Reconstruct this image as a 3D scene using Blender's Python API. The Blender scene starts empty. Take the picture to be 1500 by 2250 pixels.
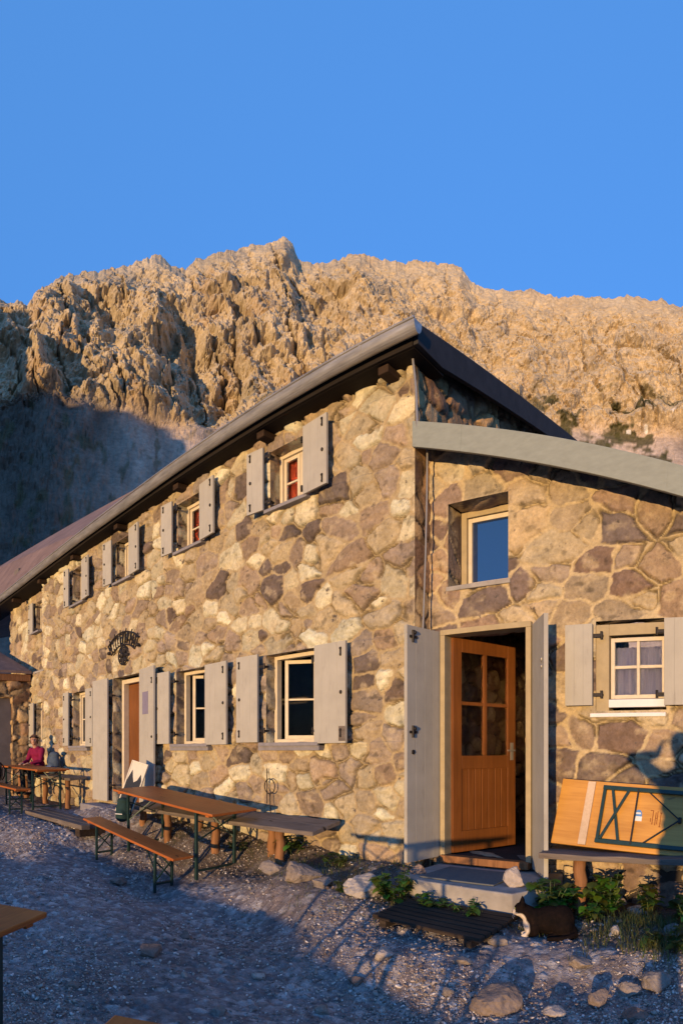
import bpy, bmesh, math, random
import numpy as np
from mathutils import Vector, Matrix, Euler
random.seed(7); rng = np.random.default_rng(11)
sc = bpy.context.scene
COL = sc.collection
# ------------------------------------------------------------------ frame
# x runs along the hut's long front (right +), y into the wall, z up.  The eye stands at x = y = 0.
FC, V0, U0, E = 1350.0, 1650.0, 1715.0, 1.62
def ang(u): return (u - U0) / FC
def pt(u, v, y):
    a = ang(u); return Vector((y * math.tan(a), y, E + (V0 - v) / FC * y / math.cos(a)))
SUN_AZ, SUN_EL = 0.2, math.radians(0.95)      # light travels towards (-sin az, cos az), sinking by el

# ------------------------------------------------------------------ noise
def _h(ix, iy, iz, s):
    n = (ix.astype(np.int64) * 374761393 + iy.astype(np.int64) * 668265263 + iz.astype(np.int64) * 2147483647 + s * 974634777) & 0xFFFFFFFF
    n = ((n ^ (n >> 13)) * 1274126177) & 0xFFFFFFFF
    n = ((n ^ (n >> 16)) * 2246822519) & 0xFFFFFFFF
    n = n ^ (n >> 15)
    return (n & 0xFFFFFF) / float(0xFFFFFF)
def vnoise(x, y, z=None, s=0):
    x = np.asarray(x, float); y = np.asarray(y, float); z = np.zeros_like(x) if z is None else np.asarray(z, float)
    ix, iy, iz = np.floor(x), np.floor(y), np.floor(z)
    fx, fy, fz = x - ix, y - iy, z - iz
    fx, fy, fz = [f * f * (3 - 2 * f) for f in (fx, fy, fz)]
    r = 0
    for dx in (0, 1):
        for dy in (0, 1):
            for dz in (0, 1):
                w = (fx if dx else 1 - fx) * (fy if dy else 1 - fy) * (fz if dz else 1 - fz)
                r = r + w * _h(ix + dx, iy + dy, iz + dz, s)
    return r * 2 - 1
def fbm(x, y, z=None, o=4, s=0, g=0.5):
    r = 0; a = 1; f = 1; t = 0
    for k in range(o):
        r = r + a * vnoise(x * f, y * f, None if z is None else z * f, s + k * 17); t += a; a *= g; f *= 2.03
    return r / t
def ridged(x, y, z=None, o=5, s=0, g=0.5):
    r = 0; a = 1; f = 1; t = 0
    for k in range(o):
        r = r + a * (1 - 2 * np.abs(vnoise(x * f, y * f, None if z is None else z * f, s + k * 13))); t += a; a *= g; f *= 2.1
    return r / t
def sstep(a, b, x):
    t = np.clip((x - a) / (b - a), 0, 1); return t * t * (3 - 2 * t)
def cells(x, y, cw, ch, s=0, jit=0.8, drop=0.22, wmax=0.3):
    """irregular cells: (cell key hash 0..1, second hash, distance to the nearest joint in metres)"""
    gx, gy = np.floor(x / cw), np.floor(y / ch)
    d1 = np.full(x.shape, 1e9); d2 = np.full(x.shape, 1e9); k1 = np.zeros(x.shape); k2 = np.zeros(x.shape)
    for dx in (-2, -1, 0, 1, 2):
        for dy in (-2, -1, 0, 1, 2):
            cx, cy = gx + dx, gy + dy; o = np.zeros_like(cx)
            a, b, c, e = _h(cx, cy, o, s + 1), _h(cx, cy, o, s + 2), _h(cx, cy, o, s + 3), _h(cx, cy, o, s + 4)
            sx = (cx + 0.5 + jit * (a - 0.5) + 0.35 * (np.mod(cy, 2) - 0.5)) * cw; sy = (cy + 0.5 + jit * (b - 0.5)) * ch
            px = (x - sx) * (ch / cw); py = y - sy
            d = (np.abs(px) ** 2.6 + np.abs(py) ** 2.6) ** (1 / 2.6) - wmax * ch * c
            d = np.where(e < drop, 1e6, d)
            near = d < d1
            d2 = np.where(near, d1, np.minimum(d2, d)); k2 = np.where(near, _h(cx, cy, o, s + 6), k2)
            k1 = np.where(near, _h(cx, cy, o, s + 5), k1); d1 = np.where(near, d, d1)
    return k1, k2, (d2 - d1) / 2

# ------------------------------------------------------------------ scene helpers
def link(name, me, mat=None, parent=None, smooth=False):
    o = bpy.data.objects.new(name, me); COL.objects.link(o)
    if mat is not None and not me.materials: me.materials.append(mat)
    if parent is not None: o.parent = parent
    if smooth: me.polygons.foreach_set('use_smooth', [True] * len(me.polygons))
    return o
def thing(name, label, cat, loc=(0, 0, 0), group=None, rot=None):
    o = bpy.data.objects.new(name, None); COL.objects.link(o); o.location = loc; o.empty_display_size = 0.2
    if rot is not None: o.rotation_euler = rot
    o['label'] = label; o['category'] = cat
    if group: o['group'] = group
    return o
def tag(o, label, cat, group=None):
    o['label'] = label; o['category'] = cat
    if group: o['group'] = group
    return o
class MB:
    """collects shapes for one mesh"""
    def __init__(self): self.v = []; self.f = []; self.m = []
    def add(self, vs, fs, mi=0):
        n = len(self.v); self.v += [tuple(p) for p in vs]; self.f += [tuple(i + n for i in f) for f in fs]; self.m += [mi] * len(fs); return self
    def box(self, c, s, rot=None, mi=0):
        x, y, z = s[0] / 2, s[1] / 2, s[2] / 2
        vs = [Vector(p) for p in ((-x, -y, -z), (x, -y, -z), (x, y, -z), (-x, y, -z), (-x, -y, z), (x, -y, z), (x, y, z), (-x, y, z))]
        if rot is not None:
            R = rot if isinstance(rot, Matrix) else Euler(rot).to_matrix(); vs = [R @ p for p in vs]
        c = Vector(c)
        return self.add([p + c for p in vs], [(0, 3, 2, 1), (4, 5, 6, 7), (0, 1, 5, 4), (1, 2, 6, 5), (2, 3, 7, 6), (3, 0, 4, 7)], mi)
    def bb(self, x0, x1, y0, y1, z0, z1, mi=0): return self.box(((x0 + x1) / 2, (y0 + y1) / 2, (z0 + z1) / 2), (x1 - x0, y1 - y0, z1 - z0), None, mi)
    def bar(self, p, q, w, h=None, mi=0):
        p, q = Vector(p), Vector(q); d = q - p; h = h or w
        R = d.to_track_quat('X', 'Z').to_matrix()
        return self.box((p + q) / 2, (d.length, w, h), R, mi)
    def tube(self, pts, r, n=8, cap=True, mi=0):
        pts = [Vector(p) for p in pts]; rs = r if isinstance(r, (list, tuple)) else [r] * len(pts)
        vs = []; fs = []; up = None
        for i, p in enumerate(pts):
            d = (pts[min(i + 1, len(pts) - 1)] - pts[max(i - 1, 0)]).normalized()
            if up is None: up = d.orthogonal().normalized()
            up = (up - d * up.dot(d)).normalized(); s = d.cross(up)
            for k in range(n):
                a = 2 * math.pi * k / n; vs.append(p + (up * math.cos(a) + s * math.sin(a)) * rs[i])
        for i in range(len(pts) - 1):
            for k in range(n): fs.append((i * n + k, i * n + (k + 1) % n, (i + 1) * n + (k + 1) % n, (i + 1) * n + k))
        if cap: fs += [tuple(range(n))[::-1], tuple(range((len(pts) - 1) * n, len(pts) * n))]
        return self.add(vs, fs, mi)
    def ball(self, c, r, seg=14, ring=9, R=None, mi=0):
        c = Vector(c); r = (r, r, r) if not hasattr(r, '__len__') else r; vs = []; fs = []
        for i in range(ring + 1):
            th = math.pi * i / ring
            for k in range(seg):
                ph = 2 * math.pi * k / seg
                p = Vector((r[0] * math.sin(th) * math.cos(ph), r[1] * math.sin(th) * math.sin(ph), r[2] * math.cos(th)))
                vs.append((R @ p if R is not None else p) + c)
        for i in range(ring):
            for k in range(seg): fs.append((i * seg + k, (i + 1) * seg + k, (i + 1) * seg + (k + 1) % seg, i * seg + (k + 1) % seg))
        return self.add(vs, fs, mi)
    def prism(self, poly, axis, a, b, mi=0):
        """polygon (2-D, counter-clockwise) pushed along an axis"""
        def mk(p, t): return {'x': (t, p[0], p[1]), 'y': (p[0], t, p[1]), 'z': (p[0], p[1], t)}[axis]
        n = len(poly); vs = [mk(p, a) for p in poly] + [mk(p, b) for p in poly]
        return self.add(vs, [tuple(range(n))[::-1], tuple(range(n, 2 * n))] + [(i, (i + 1) % n, n + (i + 1) % n, n + i) for i in range(n)], mi)
    def build(self, name, mats, parent=None, bevel=0, smooth=False, origin=None, fix=True):
        me = bpy.data.meshes.new(name); v = self.v
        if origin is not None: v = [(p[0] - origin[0], p[1] - origin[1], p[2] - origin[2]) for p in v]
        me.from_pydata(v, [], self.f)
        if not isinstance(mats, (list, tuple)): mats = [mats]
        for m in mats: me.materials.append(m)
        if len(mats) > 1: me.polygons.foreach_set('material_index', self.m)
        if fix:
            bm = bmesh.new(); bm.from_mesh(me); bmesh.ops.recalc_face_normals(bm, faces=bm.faces); bm.to_mesh(me); bm.free()
        me.update(); o = link(name, me, None, parent, smooth)
        if bevel:
            b = o.modifiers.new('bevel', 'BEVEL'); b.width = bevel; b.segments = 2; b.limit_method = 'ANGLE'
        return o
def np_mesh(name, V, F, mat, parent=None, col=None, smooth=True):
    me = bpy.data.meshes.new(name); V = np.asarray(V, np.float32); F = np.asarray(F, np.int32)
    me.vertices.add(len(V)); me.vertices.foreach_set('co', V.ravel())
    k = F.shape[1]; me.loops.add(F.size); me.loops.foreach_set('vertex_index', F.ravel())
    me.polygons.add(len(F)); me.polygons.foreach_set('loop_start', np.arange(0, F.size, k, dtype=np.int32))
    me.polygons.foreach_set('use_smooth', np.full(len(F), smooth))
    me.update(calc_edges=True)
    if col is not None:
        a = me.color_attributes.new('tone', 'FLOAT_COLOR', 'POINT'); c = np.ones((len(V), 4), np.float32); c[:, :3] = col
        a.data.foreach_set('color', c.ravel())
    me.validate(); return link(name, me, mat, parent)
def kids(o): return [c for c in bpy.data.objects if c.parent == o]
def dup(root, loc=None, rot=None, label=None):
    tree = {}
    for o in bpy.data.objects: tree.setdefault(o.parent, []).append(o)
    def cp(o, par):
        c = o.copy(); COL.objects.link(c)
        if par is not None: c.parent = par
        for k in tree.get(o, []): cp(k, c)
        return c
    r = cp(root, None)
    if loc is not None: r.location = loc
    if rot is not None: r.rotation_euler = rot
    if label: r['label'] = label
    return r

# ------------------------------------------------------------------ materials
class NT:
    def __init__(self, name):
        self.m = bpy.data.materials.new(name); self.m.use_nodes = True; self.t = self.m.node_tree
        self.b = self.t.nodes['Principled BSDF']; self._c = None
    def n(self, kind, **kw):
        x = self.t.nodes.new('ShaderNode' + kind)
        for k, v in kw.items():
            if k in x.inputs: x.inputs[k].default_value = v
            else: setattr(x, k, v)
        return x
    def l(self, a, b): self.t.links.new(a, b)
    def coord(self):
        if self._c is None: self._c = self.n('TexCoord')
        return self._c.outputs['Object']
    def noise(self, scale, detail=4, rough=0.55, stretch=None, dist=0.0):
        x = self.n('TexNoise', Scale=scale, Detail=detail, Roughness=rough, Distortion=dist); src = self.coord()
        if stretch:
            mp = self.n('Mapping'); mp.inputs['Scale'].default_value = stretch; self.l(src, mp.inputs[0]); src = mp.outputs[0]
        self.l(src, x.inputs['Vector']); return x.outputs['Fac']
    def ramp(self, fac, stops):
        r = self.n('ValToRGB'); e = r.color_ramp.elements
        e[0].position, e[0].color = stops[0][0], (*stops[0][1], 1); e[1].position, e[1].color = stops[-1][0], (*stops[-1][1], 1)
        for p, c in stops[1:-1]: k = e.new(p); k.color = (*c, 1)
        self.l(fac, r.inputs[0]); return r.outputs[0]
    def mix(self, a, b, fac, mode='MIX'):
        x = self.n('MixRGB', blend_type=mode)
        for i, s in ((0, fac), (1, a), (2, b)):
            if hasattr(s, 'is_output'): self.l(s, x.inputs[i])
            elif i == 0: x.inputs[0].default_value = s
            else: x.inputs[i].default_value = (*s, 1)
        return x.outputs[0]
    def bump(self, h, strength, dist=0.01, chain=None):
        b = self.n('Bump', Strength=strength, Distance=dist); self.l(h, b.inputs['Height'])
        if chain is not None: self.l(chain, b.inputs['Normal'])
        self.l(b.outputs[0], self.b.inputs['Normal']); return b.outputs[0]
    def col(self, c):
        if hasattr(c, 'is_output'): self.l(c, self.b.inputs['Base Color'])
        else: self.b.inputs['Base Color'].default_value = (*c, 1)
    def rough(self, r, metal=0.0, spec=0.4):
        if hasattr(r, 'is_output'): self.l(r, self.b.inputs['Roughness'])
        else: self.b.inputs['Roughness'].default_value = r
        self.b.inputs['Metallic'].default_value = metal; self.b.inputs['Specular IOR Level'].default_value = spec
def mul(c, k): return tuple(x * k for x in c)
def m_tone(name, lo=0.7, hi=1.25, fine=38, bump=0.5, bd=0.012, spot=None):
    """rock or stone whose own colours sit in the vertex attribute 'tone'"""
    t = NT(name); a = t.n('Attribute', attribute_name='tone')
    g = t.ramp(t.noise(fine, 6, 0.7), [(0.25, (lo,) * 3), (0.75, (hi,) * 3)])
    c = t.mix(a.outputs['Color'], g, 1.0, 'MULTIPLY')
    if spot: c = t.mix(c, spot[0], t.ramp(t.noise(spot[1], 5, 0.65), [(spot[2], (0, 0, 0)), (spot[2] + 0.08, (1, 1, 1))]))
    t.col(c); t.rough(0.92, 0, 0.25)
    n = t.bump(t.noise(fine * 1.4, 7, 0.7), bump, bd); t.bump(t.noise(fine * 0.35, 4, 0.6), bump * 0.7, bd * 2, n); return t.m
def m_plain(name, c, rough=0.6, metal=0.0, spec=0.4, var=0.15, scale=14, bump=0.08, stretch=None):
    t = NT(name); g = t.ramp(t.noise(scale, 5, 0.6, stretch), [(0.25, mul(c, 1 - var)), (0.75, mul(c, 1 + var))]); t.col(g); t.rough(rough, metal, spec)
    if bump: t.bump(t.noise(scale * 3, 5, 0.6, stretch), bump, 0.004)
    return t.m
def m_wood(name, c1, c2, rough=0.5, stretch=(1.2, 18, 18), scale=3.0, bump=0.15, knots=True, spec=0.4):
    t = NT(name); g = t.noise(scale, 7, 0.62, stretch, 0.6)
    c = t.ramp(g, [(0.25, c1), (0.5, tuple((a + b) / 2 for a, b in zip(c1, c2))), (0.78, c2)])
    d = t.ramp(t.noise(1.7, 3, 0.5), [(0.3, (0.8,) * 3), (0.7, (1.15,) * 3)]); c = t.mix(c, d, 1.0, 'MULTIPLY')
    if knots: c = t.mix(c, mul(c1, 0.35), t.ramp(t.noise(5.5, 2, 0.4, (1, 2.2, 2.2)), [(0.72, (0, 0, 0)), (0.76, (1, 1, 1))]))
    t.col(c); t.rough(rough, 0, spec); t.bump(g, bump, 0.006); return t.m
M = {}
M['stone'] = m_tone('rubble_stone', 0.66, 1.26, 30, 0.55, 0.012, ((0.09, 0.075, 0.065), 11, 0.63))
M['rock'] = m_tone('loose_rock', 0.7, 1.25, 26, 0.6, 0.014)
M['gravel'] = m_tone('gravel', 0.6, 1.4, 60, 0.9, 0.012)
def m_shutter():
    t = NT('shutter_paint'); base = (0.385, 0.368, 0.322)
    c = t.ramp(t.noise(3.5, 5, 0.6), [(0.25, mul(base, 0.86)), (0.75, mul(base, 1.08))])
    c = t.mix(c, (0.21, 0.19, 0.17), t.ramp(t.noise(7, 6, 0.7, (2.5, 2.5, 0.5)), [(0.58, (0, 0, 0)), (0.74, (0.5,) * 3)]))
    c = t.mix(c, (0.15, 0.10, 0.06), t.ramp(t.noise(16, 4, 0.6, (3, 3, 0.35)), [(0.66, (0, 0, 0)), (0.76, (0.3,) * 3)]))
    t.col(c); t.rough(0.62, 0, 0.3); t.bump(t.noise(9, 5, 0.6, (9, 9, 0.6)), 0.22, 0.004); return t.m
M['shutter'] = m_shutter()
M['iron'] = m_plain('black_iron', (0.035, 0.03, 0.028), 0.6, 0.6, 0.4, 0.4, 30, 0.2)
M['zinc'] = m_plain('zinc_sheet', (0.36, 0.345, 0.315), 0.46, 0.6, 0.5, 0.38, 4, 0.15, (0.8, 5, 5))
M['fascia'] = m_plain('grey_fascia_board', (0.235, 0.26, 0.235), 0.6, 0.0, 0.3, 0.12, 9, 0.15, (1, 2.5, 2.5))
M['roof_dark'] = m_plain('dark_roof_sheet', (0.035, 0.033, 0.034), 0.75, 0.0, 0.12, 0.25, 8, 0.1)
M['roof_brown'] = m_wood('weathered_shingle', (0.15, 0.10, 0.085), (0.25, 0.175, 0.15), 0.8, (0.7, 3, 3), 4, 0.4, False, 0.2)
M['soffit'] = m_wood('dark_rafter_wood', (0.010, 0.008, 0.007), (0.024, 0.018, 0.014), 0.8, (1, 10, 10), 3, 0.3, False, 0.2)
M['frame'] = m_plain('cream_window_paint', (0.58, 0.50, 0.36), 0.55, 0, 0.35, 0.12, 12, 0.1)
M['frame_tan'] = m_plain('ochre_window_surround', (0.36, 0.29, 0.17), 0.65, 0, 0.3, 0.15, 10, 0.15)
M['white'] = m_plain('white_paint', (0.68, 0.68, 0.68), 0.5, 0, 0.4, 0.08, 12, 0.08)
M['sill'] = m_plain('slate_sill', (0.21, 0.20, 0.215), 0.7, 0, 0.3, 0.2, 12, 0.2)
M['door'] = m_wood('varnished_door_wood', (0.125, 0.043, 0.011), (0.225, 0.082, 0.02), 0.38, (16, 16, 0.9), 3, 0.12, False, 0.5)
M['table'] = m_wood('varnished_table_wood', (0.25, 0.066, 0.014), (0.47, 0.15, 0.032), 0.48, (1.0, 16, 16), 3, 0.12, True, 0.3)
M['pine'] = m_wood('varnished_pine', (0.44, 0.20, 0.028), (0.62, 0.32, 0.06), 0.4, (0.9, 12, 12), 3, 0.1, True, 0.45)
M['batten'] = m_wood('pale_batten', (0.52, 0.38, 0.24), (0.66, 0.5, 0.34), 0.6, (12, 12, 1), 3, 0.1, False)
M['grey_wood'] = m_wood('weathered_plank', (0.085, 0.07, 0.06), (0.20, 0.165, 0.14), 0.8, (1, 12, 12), 3, 0.5, True, 0.2)
M['old_wood'] = m_wood('dark_wet_wood', (0.02, 0.015, 0.012), (0.06, 0.042, 0.03), 0.85, (1, 9, 9), 3, 0.5, False, 0.2)
M['log'] = m_wood('debarked_log', (0.14, 0.065, 0.028), (0.33, 0.16, 0.07), 0.75, (9, 9, 1), 3, 0.5, True, 0.2)
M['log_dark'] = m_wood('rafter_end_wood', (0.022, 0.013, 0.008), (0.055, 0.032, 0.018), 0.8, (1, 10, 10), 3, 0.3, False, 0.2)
M['green'] = m_plain('green_steel', (0.014, 0.04, 0.036), 0.42, 0.2, 0.5, 0.25, 20, 0.05)
M['concrete'] = m_plain('concrete', (0.30, 0.28, 0.26), 0.9, 0, 0.2, 0.22, 9, 0.4)
M['mat'] = m_plain('grey_doormat', (0.115, 0.125, 0.13), 0.95, 0, 0.1, 0.2, 60, 0.5)
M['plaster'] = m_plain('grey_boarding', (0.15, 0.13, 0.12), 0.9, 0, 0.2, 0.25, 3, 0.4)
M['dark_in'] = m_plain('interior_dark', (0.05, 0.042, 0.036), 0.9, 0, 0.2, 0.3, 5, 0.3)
M['curtain'] = m_plain('red_curtain', (0.46, 0.075, 0.03), 0.9, 0, 0.1, 0.25, 30, 0.4, (6, 6, 0.3))
M['net'] = m_plain('pale_net_curtain', (0.30, 0.28, 0.33), 0.9, 0, 0.1, 0.2, 30, 0.3, (6, 6, 0.3))
M['cable'] = m_plain('grey_cable', (0.33, 0.31, 0.28), 0.5, 0.5, 0.4, 0.1)
M['paper'] = m_plain('cream_paper', (0.62, 0.57, 0.46), 0.8, 0, 0.2, 0.08)
M['lilac'] = m_plain('lilac_notice', (0.20, 0.18, 0.25), 0.7, 0, 0.2, 0.08)
M['ink'] = m_plain('dark_print', (0.025, 0.03, 0.04), 0.7, 0, 0.2, 0.1)
M['stamp'] = m_plain('brown_stamp', (0.25, 0.085, 0.015), 0.6, 0, 0.3, 0.1)
M['blue'] = m_plain('blue_sticker', (0.10, 0.25, 0.55), 0.4, 0, 0.4, 0.1)
def m_glass(name, base, ior=2.1, rough=0.015):
    t = NT(name); t.col(base); t.rough(rough, 0, 0.5); t.b.inputs['IOR'].default_value = ior
    t.bump(t.noise(1.6, 2, 0.4), 0.015, 0.05); return t.m
M['glass'] = m_glass('window_glass', (0.006, 0.007, 0.010))
M['glass_painted_sky'] = m_glass('painted_sky_glass', (0.012, 0.032, 0.10), 2.3)  # blue of the reflected sky put into the base colour
def m_clear():
    t = NT('clear_pane'); t.col((1, 1, 1)); t.rough(0.0, 0, 0.5); t.b.inputs['Transmission Weight'].default_value = 1.0; t.b.inputs['IOR'].default_value = 1.12; return t.m
M['clear'] = m_clear()


# ------------------------------------------------------------------ world, sun, eye
w = bpy.data.worlds.new('World'); sc.world = w; w.use_nodes = True
nt = w.node_tree; bg = nt.nodes['Background']; bg.inputs[1].default_value = 0.15
sky = nt.nodes.new('ShaderNodeTexSky'); sky.sky_type = 'NISHITA'; sky.sun_disc = False
sky.sun_elevation = SUN_EL; sky.sun_rotation = math.pi - SUN_AZ
sky.air_density = 1.0; sky.dust_density = 0.3; sky.ozone_density = 3.5; sky.altitude = 2000
mx = nt.nodes.new('ShaderNodeMixRGB'); mx.blend_type = 'ADD'; mx.inputs[0].default_value = 1.0
tint = nt.nodes.new('ShaderNodeMixRGB'); tint.blend_type = 'MULTIPLY'; tint.inputs[0].default_value = 1.0; tint.inputs[2].default_value = (0.9, 0.95, 1.15, 1)
nt.links.new(sky.outputs[0], tint.inputs[1]); nt.links.new(tint.outputs[0], mx.inputs[1])
mx.inputs[2].default_value = (0.215, 0.70, 1.70, 1)            # the clear alpine air's own even blue
nt.links.new(mx.outputs[0], bg.inputs[0])
L = bpy.data.lights.new('sun', 'SUN'); L.energy = 2.3; L.angle = math.radians(0.5); L.color = (1.0, 0.635, 0.285)
lo = bpy.data.objects.new('sun', L); COL.objects.link(lo)
SD = Vector((-math.sin(SUN_AZ) * math.cos(SUN_EL), math.cos(SUN_AZ) * math.cos(SUN_EL), -math.sin(SUN_EL)))
lo.rotation_euler = SD.to_track_quat('-Z', 'Y').to_euler(); lo.location = -SD * 60 + Vector((0, 0, 20))
cd = bpy.data.cameras.new('camera'); cam = bpy.data.objects.new('camera', cd); COL.objects.link(cam); sc.camera = cam
cam.location = (0, 0, E); cam.rotation_euler = (math.pi / 2, 0, -(750 - U0) / FC)
cd.type = 'PANO'; cd.panorama_type = 'CENTRAL_CYLINDRICAL'      # the photo is an upright phone panorama
cd.central_cylindrical_range_u_min = -750 / FC; cd.central_cylindrical_range_u_max = 750 / FC
cd.central_cylindrical_range_v_min = -(2250 - V0) / FC; cd.central_cylindrical_range_v_max = V0 / FC
cd.central_cylindrical_radius = 1.0; cd.clip_start = 0.05; cd.clip_end = 6000
sc.view_settings.view_transform = 'Standard'; sc.view_settings.look = 'None'; sc.view_settings.gamma = 1; sc.view_settings.exposure = 1.2
sc.cycles.max_bounces = 6

# ------------------------------------------------------------------ ground
GP = np.array([(0, 0, -1.62), (-2.4, 2.7, -1.58), (-1, 3.3, -1.5), (-1.65, 4.1, -1.34), (-1.5, 4.5, -1.27), (-0.6, 4.6, -1.29), (1, 4, -1.42), (-2.2, 4.15, -1.20),
    (-2.4, 3.5, -1.34), (-3.4, 4.25, -1.22), (-3.5, 4.7, -1.06), (-2.6, 4.8, -1.16), (-5.6, 3.5, -1.6), (-7.2, 3.5, -1.43), (-5.3, 3.75, -1.43), (-5.0, 4.2, -1.35), (-7.0, 4.0, -1.29), (-4.3, 4.4, -1.12),
    (-4.7, 4.75, -0.98), (-6.0, 4.75, -0.96), (-7.3, 4.7, -0.92), (-8.5, 4.5, -0.88), (-10.5, 4.2, -1.05), (-10.5, 3.3, -1.1), (-12.5, 4.2, -1.0), (-9, 3.6, -1.14), (-16, 3.5, -0.95), (-20, 2, -1.0),
    (-4.2, 3.3, -1.6), (-5, 1, -1.62), (-10, 0, -1.5), (-8, 2.2, -1.48), (4, 0, -1.62), (3, 4.5, -1.5), (0, -2.5, -1.62), (-8, -2.5, -1.58), (-14, 1.5, -1.3), (-2.8, 0.8, -1.535), (-2.3, -0.1, -1.54), (-1.9, 0.9, -1.62), (-1.1, -0.1, -1.62), (-16, -4, -1.55), (4, -6, -1.5), (-9, -4.6, -1.3), (-7, -4.4, -1.36), (-5, -4.5, -1.26), (-3.4, -4.6, -1.34), (-1.8, -4.5, -1.3), (-0.3, -4.6, -1.4), (1.2, -4.5, -1.34), (3, -4.6, -1.38), (-4, -8, -1.6), (2, -9, -1.65), (-10, -9, -1.6)], float)  # unseen rise behind the eye, added to keep low sun off the gravel
def gz(x, y):
    x = np.asarray(x, float); y = np.asarray(y, float); num = np.zeros(np.broadcast(x, y).shape); den = num + 1e-9
    for px, py, pz in GP:
        d2 = ((x - px) * 0.62) ** 2 + (y - py) ** 2; wt = 1 / (d2 + 0.035) ** 1.7; num = num + wt * pz; den = den + wt
    return E + num / den
def gzf(x, y): return float(gz(np.array([x]), np.array([y]))[0])
def axis_lines(a, b, step, lo_, hi_, grow=1.28):
    mid = list(np.arange(a, b + 1e-6, step)); s = step; p = b; right = []
    while p < hi_: s *= grow; p += s; right.append(min(p, hi_))
    s = step; p = a; left = []
    while p > lo_: s *= grow; p -= s; left.append(max(p, lo_))
    return np.array(left[::-1] + mid + right)
def grid_faces(nx, ny):
    i = np.arange(nx - 1)[None, :] + np.arange(ny - 1)[:, None] * nx
    return np.stack([i, i + 1, i + 1 + nx, i + nx], -1).reshape(-1, 4)
def build_ground():
    xs = axis_lines(-9.5, 1.2, 0.0165, -1500, 1500, 1.06); ys = axis_lines(0.9, 4.95, 0.0165, -1500, 1500, 1.06)
    X, Y = np.meshgrid(xs, ys); x, y = X.ravel(), Y.ravel()
    z = gz(x, y); far = sstep(25, 120, np.hypot(x, y)); z = z * (1 - far) + far * (E - 4.0)
    near = 1 - sstep(16, 30, np.hypot(x, y))
    bank = sstep(3.75, 4.15, y + 0.25 * fbm(x * 1.1, y * 1.1, o=3, s=5)) * sstep(-7.8, -6.8, x)      # soil and weeds along the wall
    z = z + near * (0.018 * fbm(x * 0.9, y * 0.9, o=3, s=3) + 0.016 * fbm(x * 3.1, y * 3.1, o=3, s=9))
    wx, wy = x + 0.02 * vnoise(x * 18, y * 18, s=1), y + 0.02 * vnoise(x * 18, y * 18, s=2)
    k, k2, e = cells(wx, wy, 0.058, 0.054, 31, 0.9, 0.12, 0.5)
    kb, kb2, eb = cells(wx, wy, 0.19, 0.17, 57, 0.9, 0.5, 0.35)
    amp = (0.005 + 0.016 * k ** 2.5) * near
    z = z + amp * sstep(0, 0.02, e) + near * 0.026 * np.clip(kb - 0.86, 0, 1) / 0.14 * sstep(0, 0.06, eb) * sstep(0.02, 0.2, y + 3)
    z = z + near * 0.006 * fbm(x * 34, y * 34, o=2, s=41)
    pal = np.array([(0.19, 0.165, 0.16), (0.23, 0.20, 0.19), (0.27, 0.235, 0.22), (0.15, 0.125, 0.12), (0.34, 0.31, 0.29), (0.21, 0.165, 0.145)])
    c = pal[np.minimum((k2 * 6).astype(int), 5)]
    c = c * (0.8 + 0.35 * sstep(0.0, 0.02, e))[:, None] * (0.95 + 0.28 * fbm(x * 0.8, y * 0.8, o=3, s=77))[:, None]
    c = c * np.array((1.28, 1.31, 1.36)); soil = np.array((0.085, 0.064, 0.045)); bm_ = (bank * (0.55 + 0.45 * sstep(-0.3, 0.25, fbm(x * 3.2, y * 3.2, o=3, s=81))))[:, None]
    c = c * (1 - 0.85 * bm_) + soil * 0.85 * bm_
    return np_mesh('ground', np.stack([x, y, z], 1), grid_faces(len(xs), len(ys)), M['gravel'], None, c)
GROUND = build_ground(); GROUND['kind'] = 'structure'

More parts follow.
